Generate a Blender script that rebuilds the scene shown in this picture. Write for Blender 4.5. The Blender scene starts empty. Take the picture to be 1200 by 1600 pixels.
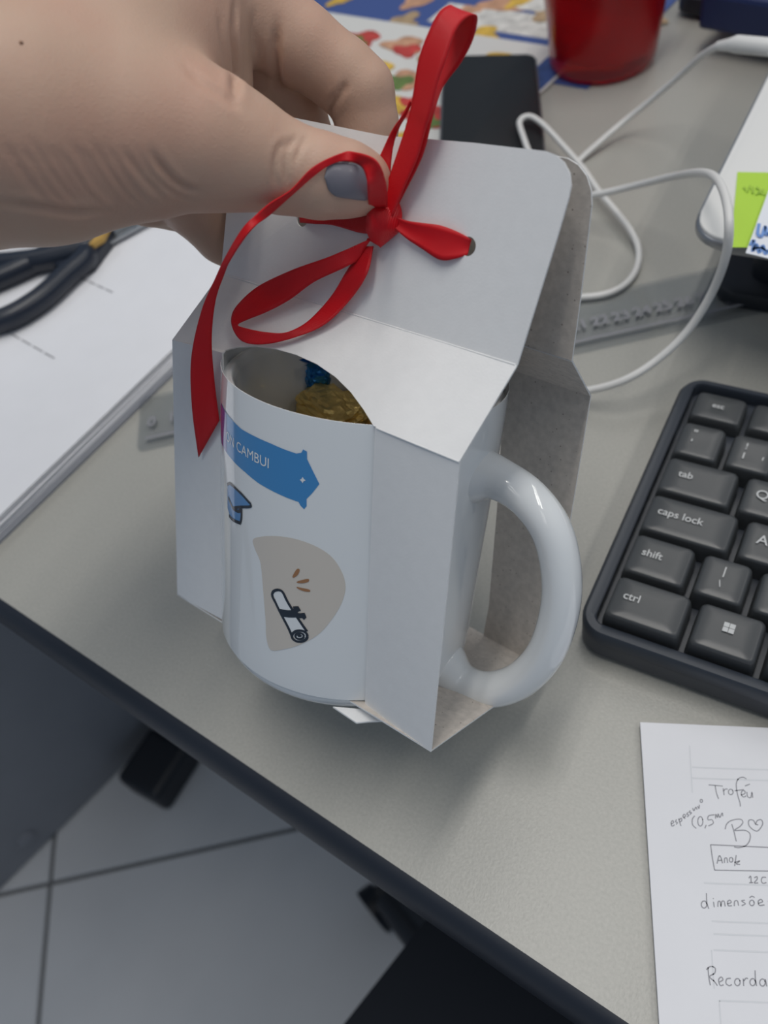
import bpy, bmesh, math, random
import numpy as np
from mathutils import Vector, Matrix
from mathutils.bvhtree import BVHTree
from mathutils.kdtree import KDTree
random.seed(7); np.random.seed(7)
scene = bpy.context.scene
COL = scene.collection

# ------------------------------------------------------------------ camera
# metric frame: x along the keyboard rows, y to its rear, z up, desk surface z = 0 (metres)
CAM = np.array([0.04193599, -0.13904923, 0.27400114])
RK = np.array([[0.86729426, 0.46710296, -0.17209154],
               [0.28603289, -0.75055832, -0.59569068],
               [-0.40741362, 0.46741527, -0.78456173]])      # rows: right, down, forward
FPX = 1300.0
cam_data = bpy.data.cameras.new('camera')
cam = bpy.data.objects.new('camera', cam_data); COL.objects.link(cam)
m3 = Matrix((RK[0], -RK[1], -RK[2])).transposed()
cam.matrix_world = Matrix.Translation(CAM) @ m3.to_4x4()
cam_data.sensor_fit = 'VERTICAL'; cam_data.sensor_height = 36.0; cam_data.sensor_width = 27.0
cam_data.lens = FPX / 1600.0 * 36.0
cam_data.clip_start = 0.01; cam_data.clip_end = 20
cam_data.dof.use_dof = True; cam_data.dof.focus_distance = 0.228; cam_data.dof.aperture_fstop = 12.5
scene.camera = cam

# ------------------------------------------------------------------ world, lamps, exposure
world = bpy.data.worlds.new('world'); scene.world = world; world.use_nodes = True
bg = world.node_tree.nodes['Background']
bg.inputs[0].default_value = (0.60, 0.77, 1.0, 1); bg.inputs[1].default_value = 0.235
scene.view_settings.view_transform = 'Standard'; scene.view_settings.look = 'None'
scene.view_settings.exposure = 0.0; scene.view_settings.gamma = 1.0
scene.view_settings.use_curve_mapping = False
LAMPS = [(-0.05, 0.10, 2.3), (1.15, 0.30, 1.3), (-1.25, 0.30, 0.5), (-0.05, 1.60, 1.1), (1.15, 1.60, 0.9), (-0.05, -1.30, 0.20), (1.15, -1.30, 0.20)]
LAMP_Z, LAMP_W = 1.75, 5.3
for lx, ly, lw in LAMPS:
    for dx in (-0.07, 0.07):
        ld = bpy.data.lights.new('ceiling_tube', 'AREA'); ld.shape = 'RECTANGLE'
        ld.size = 0.05; ld.size_y = 1.15; ld.energy = LAMP_W * lw / 2; ld.color = (1.0, 0.965, 0.91)
        lo = bpy.data.objects.new('ceiling_tube', ld); lo.location = (lx + dx, ly, LAMP_Z); COL.objects.link(lo)

# ------------------------------------------------------------------ measuring helpers (photo pixel -> point of the real scene)
def ray(px, py): return np.array([(px - 600) / FPX, (py - 800) / FPX, 1.0]) @ RK
def at_z(px, py, z=0.0):
    r = ray(px, py); return CAM + r * (z - CAM[2]) / r[2]
def at_d(px, py, d): return CAM + ray(px, py) * d
def on_plane(px, py, p0, n):
    r = ray(px, py); return CAM + r * (np.dot(p0 - CAM, n) / np.dot(r, n))
BX = np.array([[0.98180239, 0.18811181, 0.02603851],
               [-0.17829991, 0.86589912, 0.46736266],
               [0.06536971, -0.46350044, 0.88368215]])        # columns: box width, depth, height directions
BO = np.array([-0.07188887, -0.04363466, 0.0287853])
def bxw(p): return BO + np.asarray(p, float) @ BX.T            # box frame -> world
def wbx(p): return (np.asarray(p, float) - BO) @ BX
def box_y(px, py, y):                                          # point of the box frame plane y = const, in box coordinates
    o = wbx(CAM); v = BX.T @ ray(px, py); return o + v * (y - o[1]) / v[1]
def box_z(px, py, z):
    o = wbx(CAM); v = BX.T @ ray(px, py); return o + v * (z - o[2]) / v[2]

# ------------------------------------------------------------------ materials
def lin(c):
    c = [x / 255.0 for x in c]
    return tuple(x / 12.92 if x <= 0.04045 else ((x + 0.055) / 1.055) ** 2.4 for x in c)
def mat(name, col, rough=0.5, metal=0.0, noise=0.0, nscale=200, bump=0.0, bscale=400, spec=0.5, coat=0.0, sss=0.0, trans=0.0, sheen=0.0, speck=None):
    m = bpy.data.materials.new(name); m.use_nodes = True
    nt = m.node_tree; b = nt.nodes['Principled BSDF']; N = nt.nodes.new; L = nt.links.new
    b.inputs['Base Color'].default_value = (*col, 1); b.inputs['Roughness'].default_value = rough
    b.inputs['Metallic'].default_value = metal; b.inputs['Specular IOR Level'].default_value = spec
    b.inputs['Coat Weight'].default_value = coat; b.inputs['Coat Roughness'].default_value = 0.05
    b.inputs['Transmission Weight'].default_value = trans
    if sss:
        b.inputs['Subsurface Weight'].default_value = sss; b.inputs['Subsurface Radius'].default_value = (1.0, 0.4, 0.2)
        b.inputs['Subsurface Scale'].default_value = 0.003
    if sheen: b.inputs['Sheen Weight'].default_value = sheen
    tc = N('ShaderNodeTexCoord')
    if noise or speck:
        n = N('ShaderNodeTexNoise'); n.inputs['Scale'].default_value = nscale; n.inputs['Detail'].default_value = 5
        L(tc.outputs['Object'], n.inputs['Vector'])
        r = N('ShaderNodeMapRange'); r.inputs[1].default_value = 0.3; r.inputs[2].default_value = 0.7
        r.inputs[3].default_value = 1 - noise; r.inputs[4].default_value = 1 + noise
        L(n.outputs['Fac'], r.inputs[0])
        mx = N('ShaderNodeMix'); mx.data_type = 'RGBA'; mx.blend_type = 'MULTIPLY'; mx.inputs[0].default_value = 1
        mx.inputs[6].default_value = (*col, 1); L(r.outputs[0], mx.inputs[7])
        out = mx.outputs[2]
        if speck:
            v = N('ShaderNodeTexVoronoi'); v.inputs['Scale'].default_value = speck[0]; L(tc.outputs['Object'], v.inputs['Vector'])
            cr = N('ShaderNodeMapRange'); cr.inputs[1].default_value = speck[1]; cr.inputs[2].default_value = speck[1] * 0.6
            L(v.outputs['Distance'], cr.inputs[0])
            m2 = N('ShaderNodeMix'); m2.data_type = 'RGBA'; L(cr.outputs[0], m2.inputs[0]); L(out, m2.inputs[6])
            m2.inputs[7].default_value = (*speck[2], 1); out = m2.outputs[2]
        L(out, b.inputs['Base Color'])
    if bump:
        n2 = N('ShaderNodeTexNoise'); n2.inputs['Scale'].default_value = bscale; n2.inputs['Detail'].default_value = 3
        L(tc.outputs['Object'], n2.inputs['Vector'])
        bp = N('ShaderNodeBump'); bp.inputs['Strength'].default_value = bump; bp.inputs['Distance'].default_value = 0.0005
        L(n2.outputs['Fac'], bp.inputs['Height']); L(bp.outputs[0], b.inputs['Normal'])
    return m

M = {}
M['card_white'] = mat('card_white', (0.80, 0.80, 0.80), 0.55, noise=0.015, nscale=300, bump=0.08, bscale=1500)
M['card_kraft'] = mat('card_kraft', (0.57, 0.52, 0.47), 0.85, noise=0.10, nscale=500, bump=0.15, bscale=1500, speck=(420, 0.11, (0.25, 0.21, 0.18)))
M['ceramic'] = mat('ceramic', (0.80, 0.82, 0.83), 0.08, coat=0.6)
M['print_blue'] = mat('print_blue', (0.05, 0.25, 0.56), 0.12, coat=0.6)
M['print_purple'] = mat('print_purple', (0.13, 0.12, 0.42), 0.12, coat=0.6)
M['print_cap'] = mat('print_cap', (0.10, 0.27, 0.55), 0.12, coat=0.6)
M['print_beige'] = mat('print_beige', (0.66, 0.60, 0.53), 0.12, coat=0.6)
M['print_brown'] = mat('print_brown', (0.36, 0.17, 0.07), 0.12, coat=0.6)
M['print_black'] = mat('print_black', (0.012, 0.018, 0.03), 0.12, coat=0.6)
M['print_white'] = mat('print_white', (0.80, 0.82, 0.83), 0.12, coat=0.6)
M['nail'] = mat('nail_polish', (0.17, 0.165, 0.195), 0.38, coat=0.08)
M['desk'] = mat('desk_laminate', (0.385, 0.378, 0.345), 0.34, noise=0.07, nscale=900, bump=0.12, bscale=1200)
M['desk_black'] = mat('desk_edge_black', (0.016, 0.02, 0.03), 0.42)
M['desk_under'] = mat('desk_under', (0.30, 0.30, 0.30), 0.6)
M['tile'] = mat('floor_tile', (0.58, 0.59, 0.61), 0.35, noise=0.04, nscale=8)
M['grout'] = mat('floor_grout', (0.17, 0.175, 0.18), 0.8)
M['grey_metal'] = mat('grey_cabinet_metal', (0.24, 0.25, 0.275), 0.45, noise=0.03, nscale=20)
M['black_plastic'] = mat('black_plastic', (0.012, 0.015, 0.022), 0.45)
M['black_fabric'] = mat('black_fabric', (0.012, 0.015, 0.022), 0.9, bump=0.3, bscale=800)
M['kb_body'] = mat('keyboard_plastic', (0.030, 0.037, 0.050), 0.42, bump=0.05, bscale=2500)
M['kb_key'] = mat('keyboard_key', (0.055, 0.059, 0.063), 0.34, bump=0.06, bscale=3000)
M['legend'] = mat('key_legend', (0.55, 0.56, 0.56), 0.5)
M['paper'] = mat('paper_white', (0.80, 0.80, 0.83), 0.7, noise=0.012, nscale=60, bump=0.04, bscale=900)
M['paper_edge'] = mat('paper_edge', (0.62, 0.60, 0.62), 0.8)
M['paper_shaded'] = mat('paper_shaded', (0.40, 0.41, 0.45), 0.8)  # shade on the side of the bottom bundle is put into this grey
M['pencil'] = mat('pencil_graphite', (0.34, 0.34, 0.37), 0.6)
M['faint'] = mat('faint_print', (0.71, 0.72, 0.75), 0.7)
M['ink_grey'] = mat('ink_grey', (0.25, 0.25, 0.27), 0.6)
M['cable'] = mat('cable_white', (0.74, 0.73, 0.71), 0.4)
M['slab_white'] = mat('laptop_white', (0.78, 0.77, 0.75), 0.3)
M['slab_rim'] = mat('laptop_rim', (0.35, 0.36, 0.38), 0.3, metal=0.8)
M['note_green'] = mat('note_green', (0.44, 0.68, 0.06), 0.6)
M['note_white'] = mat('note_white', (0.78, 0.80, 0.85), 0.6)
M['ink_blue'] = mat('ink_blue', (0.16, 0.30, 0.65), 0.6)
M['ink_green'] = mat('ink_green', (0.33, 0.52, 0.05), 0.6)
M['cup_red'] = mat('cup_red', (0.70, 0.012, 0.025), 0.22, trans=0.75)
M['phone_glass'] = mat('phone_glass', (0.018, 0.020, 0.022), 0.5, spec=0.2)
M['phone_rim'] = mat('phone_rim', (0.16, 0.16, 0.17), 0.35, metal=0.6)
M['flyer'] = mat('flyer_paper', (0.68, 0.67, 0.64), 0.5)
M['flyer_blue'] = mat('flyer_blue', (0.05, 0.09, 0.28), 0.45)
M['navy'] = mat('navy_plastic', (0.012, 0.025, 0.10), 0.45)
M['steel'] = mat('scissor_steel', (0.42, 0.43, 0.44), 0.32, metal=0.9)
M['scissor_black'] = mat('scissor_black', (0.014, 0.019, 0.032), 0.35)
M['yellow'] = mat('yellow_plastic', (0.50, 0.30, 0.07), 0.45)
M['gold_foil'] = mat('gold_foil', (0.80, 0.58, 0.20), 0.36, metal=0.7, bump=1.0, bscale=420)
M['blue_foil'] = mat('blue_foil', (0.03, 0.24, 0.60), 0.25, metal=0.5, bump=0.8, bscale=260)
M['brown_foil'] = mat('brown_foil', (0.20, 0.075, 0.045), 0.4, metal=0.2, bump=0.4, bscale=260)
FOODS = []
for i, c in enumerate([(0.62, 0.20, 0.05), (0.66, 0.42, 0.06), (0.13, 0.20, 0.05), (0.50, 0.05, 0.04), (0.40, 0.28, 0.16), (0.55, 0.30, 0.18), (0.05, 0.10, 0.30), (0.66, 0.64, 0.6)]):
    FOODS.append(mat('printed_ink_%s' % 'abcdefgh'[i], c, 0.5, noise=0.25, nscale=120))

def acrylic():
    m = bpy.data.materials.new('clear_acrylic'); m.use_nodes = True; nt = m.node_tree
    for n in list(nt.nodes): nt.nodes.remove(n)
    o = nt.nodes.new('ShaderNodeOutputMaterial'); t = nt.nodes.new('ShaderNodeBsdfTransparent'); g = nt.nodes.new('ShaderNodeBsdfGlossy')
    t.inputs[0].default_value = (0.90, 0.91, 0.92, 1); g.inputs['Roughness'].default_value = 0.15
    mx = nt.nodes.new('ShaderNodeMixShader'); mx.inputs[0].default_value = 0.06
    nt.links.new(t.outputs[0], mx.inputs[1]); nt.links.new(g.outputs[0], mx.inputs[2]); nt.links.new(mx.outputs[0], o.inputs[0])
    return m
M['acrylic'] = acrylic()

def ribbon_mat():
    m = mat('red_satin', (0.60, 0.005, 0.011), 0.42, spec=0.35)
    nt = m.node_tree; b = nt.nodes['Principled BSDF']; N = nt.nodes.new; L = nt.links.new
    b.inputs['Anisotropic'].default_value = 0.4
    uv = N('ShaderNodeUVMap'); w = N('ShaderNodeTexWave'); w.wave_type = 'BANDS'; w.bands_direction = 'X'
    w.inputs['Scale'].default_value = 900; w.inputs['Distortion'].default_value = 1.0; w.inputs['Detail'].default_value = 1
    L(uv.outputs[0], w.inputs['Vector'])
    bp = N('ShaderNodeBump'); bp.inputs['Strength'].default_value = 0.35; bp.inputs['Distance'].default_value = 0.0002
    L(w.outputs['Fac'], bp.inputs['Height']); L(bp.outputs[0], b.inputs['Normal'])
    return m
M['ribbon'] = ribbon_mat()

def skin_mat():
    m = mat('skin', (0.56, 0.36, 0.27), 0.52, sss=0.10)
    nt = m.node_tree; b = nt.nodes['Principled BSDF']; N = nt.nodes.new; L = nt.links.new
    tc = N('ShaderNodeTexCoord')
    n1 = N('ShaderNodeTexNoise'); n1.inputs['Scale'].default_value = 38; n1.inputs['Detail'].default_value = 4; L(tc.outputs['Object'], n1.inputs['Vector'])
    cr = N('ShaderNodeValToRGB'); cr.color_ramp.elements[0].position = 0.35; cr.color_ramp.elements[1].position = 0.68
    cr.color_ramp.elements[0].color = (0.56, 0.375, 0.275, 1); cr.color_ramp.elements[1].color = (0.56, 0.335, 0.245, 1)
    L(n1.outputs['Fac'], cr.inputs[0])
    L(cr.outputs[0], b.inputs['Base Color'])
    v = N('ShaderNodeTexVoronoi'); v.inputs['Scale'].default_value = 900; v.feature = 'DISTANCE_TO_EDGE'; L(tc.outputs['Object'], v.inputs['Vector'])
    n2 = N('ShaderNodeTexNoise'); n2.inputs['Scale'].default_value = 350; n2.inputs['Detail'].default_value = 4; L(tc.outputs['Object'], n2.inputs['Vector'])
    ad = N('ShaderNodeMath'); ad.operation = 'ADD'; L(v.outputs['Distance'], ad.inputs[0]); L(n2.outputs['Fac'], ad.inputs[1])
    bp = N('ShaderNodeBump'); bp.inputs['Strength'].default_value = 0.22; bp.inputs['Distance'].default_value = 0.0003
    L(ad.outputs[0], bp.inputs['Height']); L(bp.outputs[0], b.inputs['Normal'])
    return m
M['skin'] = skin_mat()

# ------------------------------------------------------------------ object helpers
ROOT = {}
def tag(o, label=None, cat=None, group=None, kind=None):
    for k, v in (('label', label), ('category', cat), ('group', group), ('kind', kind)):
        if v: o[k] = v
    return o
def thing(name, label, cat, loc=(0, 0, 0), rot=None, group=None):
    o = bpy.data.objects.new(name, None); COL.objects.link(o); o.empty_display_size = 0.02
    mw = Matrix.Translation(Vector(loc))
    if rot is not None: mw = mw @ Matrix([list(r) for r in rot]).to_4x4()
    o.matrix_world = mw; ROOT[o.name] = mw.copy()
    return tag(o, label, cat, group)
def new_mesh(V, F, mats, smooth=True, midx=None, uv=None):
    me = bpy.data.meshes.new('mesh'); me.from_pydata([tuple(map(float, v)) for v in V], [], [tuple(int(i) for i in f) for f in F])
    for mm in (mats if isinstance(mats, (list, tuple)) else [mats]): me.materials.append(mm)
    if midx is not None: me.polygons.foreach_set('material_index', [int(i) for i in midx])
    me.polygons.foreach_set('use_smooth', [smooth] * len(me.polygons))
    if uv is not None:
        l = me.uv_layers.new(name='UVMap')
        for lp in me.loops: l.data[lp.index].uv = uv[lp.vertex_index]
    me.update(); return me
def obj(name, V, F, mats, parent=None, local=False, smooth=False, midx=None, uv=None, origin=None, fixn=True, sharp=40):
    """Mesh object from world points (or parent-local ones with local=True)."""
    V = np.asarray(V, float)
    mw = Matrix.Identity(4)
    if parent is not None:
        pm = ROOT[parent.name]
        mw = Matrix.Identity(4)
        if not local:
            inv = np.array(pm.inverted()); V = V @ inv[:3, :3].T + inv[:3, 3]
    else:
        if origin is None: origin = np.array([V[:, 0].mean(), V[:, 1].mean(), V[:, 2].min()])
        V = V - np.asarray(origin); mw = Matrix.Translation(Vector(origin))
    me = new_mesh(V, F, mats, smooth, midx, uv)
    if fixn:
        b = bmesh.new(); b.from_mesh(me); bmesh.ops.recalc_face_normals(b, faces=b.faces); b.to_mesh(me); b.free()
    if smooth and sharp: me.set_sharp_from_angle(angle=math.radians(sharp))
    o = bpy.data.objects.new(name, me); COL.objects.link(o)
    if parent is not None:
        o.parent = parent; ROOT[o.name] = ROOT[parent.name].copy()
    else:
        o.matrix_world = mw; ROOT[o.name] = mw.copy()
    return o
def bm_out(b):
    b.verts.ensure_lookup_table(); b.verts.index_update()
    V = [v.co[:] for v in b.verts]; F = [[v.index for v in f.verts] for f in b.faces]; b.free(); return np.array(V), F
def rbox(c, s, bev=0.0, seg=2):
    b = bmesh.new(); bmesh.ops.create_cube(b, size=1)
    for v in b.verts: v.co = Vector((v.co.x * s[0] + c[0], v.co.y * s[1] + c[1], v.co.z * s[2] + c[2]))
    if bev: bmesh.ops.bevel(b, geom=list(b.edges), offset=bev, segments=seg, affect='EDGES', profile=0.5)
    return bm_out(b)
def prism(out, z0, z1, bev=0.0, seg=2, top_only=True):
    b = bmesh.new(); lo = [b.verts.new((x, y, z0)) for x, y in out]; hi = [b.verts.new((x, y, z1)) for x, y in out]
    n = len(out); b.faces.new(lo[::-1]); ft = b.faces.new(hi)
    for i in range(n): b.faces.new((lo[i], lo[(i + 1) % n], hi[(i + 1) % n], hi[i]))
    if bev:
        ed = [e for e in b.edges if all(v.co.z == z1 or abs(v.co.z - z1) < 1e-7 for v in e.verts)]
        if not top_only: ed += [e for e in b.edges if all(abs(v.co.z - z0) < 1e-7 for v in e.verts)]
        bmesh.ops.bevel(b, geom=ed, offset=bev, segments=seg, affect='EDGES', profile=0.5)
    return bm_out(b)
def rrect(x0, y0, x1, y1, r, n=6):
    o = []
    for cx, cy, a in ((x1 - r, y1 - r, 0), (x0 + r, y1 - r, 90), (x0 + r, y0 + r, 180), (x1 - r, y0 + r, 270)):
        for i in range(n + 1):
            t = math.radians(a + 90 * i / n); o.append((cx + r * math.cos(t), cy + r * math.sin(t)))
    return o
def xf(V, M3=None, t=(0, 0, 0)):
    V = np.asarray(V, float)
    if M3 is not None: V = V @ np.asarray(M3).T
    return V + np.asarray(t)
def rotz(a): c, s = math.cos(a), math.sin(a); return np.array([[c, -s, 0], [s, c, 0], [0, 0, 1]])
def merge(parts):
    V, F, k = [], [], 0
    for v, f in parts:
        V.append(np.asarray(v)); F += [[i + k for i in q] for q in f]; k += len(v)
    return np.concatenate(V), F
def catmull(P, n=8, closed=False):
    P = np.asarray(P, float); out = []
    N = len(P); rng = range(N if closed else N - 1)
    for i in rng:
        if closed: p0, p1, p2, p3 = P[(i - 1) % N], P[i], P[(i + 1) % N], P[(i + 2) % N]
        else:
            p1, p2 = P[i], P[i + 1]
            p0 = P[i - 1] if i > 0 else 2 * p1 - p2
            p3 = P[i + 2] if i + 2 < N else 2 * p2 - p1
        for t in np.arange(n) / n:
            out.append(0.5 * (2 * p1 + (p2 - p0) * t + (2 * p0 - 5 * p1 + 4 * p2 - p3) * t * t + (3 * p1 - p0 - 3 * p2 + p3) * t ** 3))
    if not closed: out.append(P[-1])
    return np.array(out)
def tube(path, r, seg=10, closed=False):
    P = np.asarray(path, float); n = len(P)
    R = np.full(n, r) if np.isscalar(r) else np.asarray(r, float)
    T = np.gradient(P, axis=0)
    if closed: T = np.roll(P, -1, 0) - np.roll(P, 1, 0)
    T /= np.linalg.norm(T, axis=1)[:, None] + 1e-12
    u = np.cross(T[0], [0, 0, 1.0]);
    if np.linalg.norm(u) < 1e-3: u = np.cross(T[0], [0, 1.0, 0])
    V, F = [], []
    for i in range(n):
        u = u - T[i] * np.dot(u, T[i]); u /= np.linalg.norm(u) + 1e-12; w = np.cross(T[i], u)
        for k in range(seg):
            a = 2 * math.pi * k / seg; V.append(P[i] + R[i] * (u * math.cos(a) + w * math.sin(a)))
    for i in range(n if closed else n - 1):
        j = (i + 1) % n
        for k in range(seg): F.append([i * seg + k, i * seg + (k + 1) % seg, j * seg + (k + 1) % seg, j * seg + k])
    if not closed: F.append(list(range(seg))[::-1]); F.append([(n - 1) * seg + k for k in range(seg)])
    return np.array(V), F
def fill2d(loops):
    """Triangles of a flat outline with holes; returns 2D points, tris, loop index lists."""
    b = bmesh.new(); idx = []; es = []
    for lp in loops:
        vs = [b.verts.new((x, y, 0)) for x, y in lp]; idx.append(vs)
        es += [b.edges.new((vs[i], vs[(i + 1) % len(vs)])) for i in range(len(vs))]
    bmesh.ops.triangle_fill(b, use_beauty=True, use_dissolve=False, edges=es)
    b.verts.index_update(); V = np.array([v.co[:2] for v in b.verts]); F = [[v.index for v in f.verts] for f in b.faces]
    L = [[v.index for v in l] for l in idx]; b.free(); return V, F, L
def plate(loops, th, nrm):
    """Flat board from 3D loops (outer, holes); nrm points to the printed face. Returns V, F, material index (0 face, 1 back)."""
    o = np.asarray(loops[0][0], float); n = np.asarray(nrm, float); n /= np.linalg.norm(n)
    u = np.asarray(loops[0][1], float) - o; u -= n * np.dot(u, n); u /= np.linalg.norm(u); w = np.cross(n, u)
    l2 = [[((np.asarray(p) - o) @ u, (np.asarray(p) - o) @ w) for p in lp] for lp in loops]
    V2, F, L = fill2d(l2); k = len(V2)
    A = np.array([np.asarray(p, float) for lp in loops for p in lp])
    V = np.concatenate([A, A - n * th]); FF, mi = [], []
    for f in F:
        p = A[f]; c = np.dot(np.cross(p[1] - p[0], p[2] - p[0]), n)
        g = f if c > 0 else f[::-1]
        FF.append(g); mi.append(0); FF.append([i + k for i in g[::-1]]); mi.append(1)
    for lp in L:
        m = len(lp)
        for i in range(m): FF.append([lp[i], lp[(i + 1) % m], lp[(i + 1) % m] + k, lp[i] + k]); mi.append(0)
    return V, FF, mi
def strip(EA, EB, th=0.00035, n=8, across=6, belly=0.0):
    """Ribbon between two edge curves (lists of 3D points)."""
    A = catmull(EA, n); Bq = catmull(EB, n); m = len(A)
    T = np.gradient((A + Bq) / 2, axis=0); W = Bq - A
    Nn = np.cross(T, W); Nn /= np.linalg.norm(Nn, axis=1)[:, None] + 1e-12
    s = np.concatenate([[0], np.cumsum(np.linalg.norm(np.diff((A + Bq) / 2, axis=0), axis=1))])
    V, uv, F = [], [], []
    for side in (0, 1):
        for i in range(m):
            for k in range(across + 1):
                t = k / across
                V.append(A[i] + W[i] * t + Nn[i] * (belly * math.sin(math.pi * t) + (th if side else 0))); uv.append((s[i], t * 0.007))
    c = across + 1
    for side in (0, 1):
        o = side * m * c
        for i in range(m - 1):
            for k in range(across):
                q = [o + i * c + k, o + i * c + k + 1, o + (i + 1) * c + k + 1, o + (i + 1) * c + k]
                F.append(q if side else q[::-1])
    o = m * c
    for i in range(m - 1):
        for k in (0, across): F.append([i * c + k, (i + 1) * c + k, o + (i + 1) * c + k, o + i * c + k])
    for i in (0, m - 1):
        for k in range(across): F.append([i * c + k, i * c + k + 1, o + i * c + k + 1, o + i * c + k])
    return np.array(V), F, uv
def stroke_strip(pts, w, lift):
    """Flat pen stroke lying on a horizontal sheet: pts 3D, half width w."""
    P = np.asarray(pts, float); T = np.gradient(P, axis=0); Nn = np.stack([-T[:, 1], T[:, 0], 0 * T[:, 0]], 1)
    Nn /= np.linalg.norm(Nn, axis=1)[:, None] + 1e-12
    V = np.concatenate([P - Nn * w, P + Nn * w]); V[:, 2] += lift; n = len(P)
    return V, [[i, i + 1, n + i + 1, n + i] for i in range(n - 1)]
def text_mesh(s, size, bold=0.0):
    c = bpy.data.curves.new('t', 'FONT'); c.body = s; c.size = size; c.align_x = 'CENTER'; c.align_y = 'CENTER'; c.offset = bold
    c.resolution_u = 4
    t = bpy.data.objects.new('t', c); COL.objects.link(t); dg = bpy.context.evaluated_depsgraph_get(); dg.update()
    me = bpy.data.meshes.new_from_object(t.evaluated_get(dg)); V = np.array([v.co[:] for v in me.vertices]); F = [list(p.vertices) for p in me.polygons]
    bpy.data.objects.remove(t); bpy.data.curves.remove(c); bpy.data.meshes.remove(me); return V, F

# ------------------------------------------------------------------ floor
FZ = -0.73
V, F = rbox((-0.3, 0.1, FZ - 0.02), (4.2, 3.6, 0.03)); tag(obj('floor', V, F, M['grout']), kind='structure')
floor = [o for o in COL.objects if o.name == 'floor'][0]
ta = math.radians(37.5); tu = np.array([math.cos(ta), math.sin(ta)]); tv = np.array([-tu[1], tu[0]])
J = at_z(78, 1380, FZ)[:2]; TS, G = 0.60, 0.0055
tm = None
for i in range(-3, 4):
    for j in range(-3, 4):
        c = J + tu * (i + 0.5) * TS + tv * (j + 0.5) * TS
        if tm is None:
            V, F = rbox((0, 0, 0), (TS - G, TS - G, 0.012), 0.0012, 1); tm = new_mesh(V, F, M['tile'], False)
        o = bpy.data.objects.new('tile', tm); COL.objects.link(o); o.parent = floor
        o.location = Vector((c[0], c[1], FZ - 0.006)) - floor.location; o.rotation_euler.z = ta

# ------------------------------------------------------------------ desk
e0 = at_z(0, 945)[:2]; e1 = at_z(960, 1600)[:2]; ed = (e1 - e0) / np.linalg.norm(e1 - e0); en = np.array([-ed[1], ed[0]])
if en[1] < 0: en = -en
desk = thing('desk', 'grey laminate office desk with a black front edge band', 'desk', (e0[0], e0[1], 0))
def dk(a, b): return e0 + ed * a + en * b
def dprism(a0, b0, a1, b1, z0, z1, bev=0.0):
    return prism([tuple(dk(a0, b0)), tuple(dk(a1, b0)), tuple(dk(a1, b1)), tuple(dk(a0, b1))], z0, z1, bev)
V, F = dprism(-0.70, 0.0022, 1.0, 0.85, -0.025, 0.0); obj('desk_top', V, F, M['desk'], desk)
V, F = tube([(*dk(a, 0.0021), -0.0125) for a in (-0.70, 1.0)], 0.0125, 24)
V[:, :2] = [p if (p - e0) @ en <= 0.0021 else p - en * ((p - e0) @ en - 0.0021) for p in V[:, :2]]
V[:, :2] = [dk((p - e0) @ ed, 0.0022 + ((p - e0) @ en - 0.0021) * 0.55) for p in V[:, :2]]
obj('edge_band', V, F, M['desk_black'], desk, smooth=True)
V, F = dprism(-0.70, -0.0002, 1.0, 0.03, -0.0305, -0.0252); obj('edge_lip', V, F, M['desk_under'], desk)
V, F = dprism(-0.68, 0.012, 0.98, 0.06, -0.062, -0.0306); obj('front_rail', V, F, M['desk_under'], desk)
ft = at_z(262, 1212, FZ)[:2]
V, F = prism([(ft[0] - .03, ft[1] + .035), (ft[0] + .03, ft[1] + .035), (ft[0] + .03, ft[1] + .70), (ft[0] - .03, ft[1] + .70)], FZ + .03, FZ + .06, .004); obj('foot_rail', V, F, M['grey_metal'], desk)
V, F = rbox((ft[0], ft[1] + .36, (FZ + .06 - .025) / 2), (.06, .08, -.025 - FZ - .06)); obj('leg', V, F, M['grey_metal'], desk)
V, F = rbox((ft[0], ft[1], FZ + .026), (.066, .075, .052), .008, 2); obj('foot_cap', V, F, M['black_plastic'], desk)
V, F = rbox((0.75, 0.30, (FZ - .025) / 2), (.06, .08, -.025 - FZ)); obj('leg', V, F, M['grey_metal'], desk)

# grey cabinet whose side panel shows left of the desk
p0 = at_z(0, 1395, FZ)[:2]; p1 = at_z(240, 1155, FZ)[:2]; pd = (p1 - p0) / np.linalg.norm(p1 - p0); pn = np.array([-pd[1], pd[0]])
if pn[0] > 0: pn = -pn
cb = thing('filing_cabinet', 'dark grey metal cabinet standing on the tiles beneath the desk', 'cabinet', (*(p0 + pd * .2 + pn * .2), FZ))
q = lambda a, b: tuple(p0 + pd * a + pn * b)
V, F = prism([q(-.12, .002), q(.50, .002), q(.50, .42), q(-.12, .42)], FZ + .004, -0.14, .004); obj('body', V, F, M['grey_metal'], cb)
V, F = prism([q(-.11, .01), q(.49, .01), q(.49, .41), q(-.11, .41)], FZ, FZ + .005); obj('plinth', V, F, M['black_plastic'], cb)
lk = on_plane(42, 1312, np.array([*p0, FZ]), np.array([*pn, 0.0])); nn = -np.array([*pn, 0.0])
V, F = tube([lk - nn * .003, lk + nn * .0012, lk + nn * .0018], [.011, .011, .009], 20); obj('cam_lock', V, F, mat('lock_grey', (.24, .25, .28), .35), cb, smooth=True)

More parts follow.
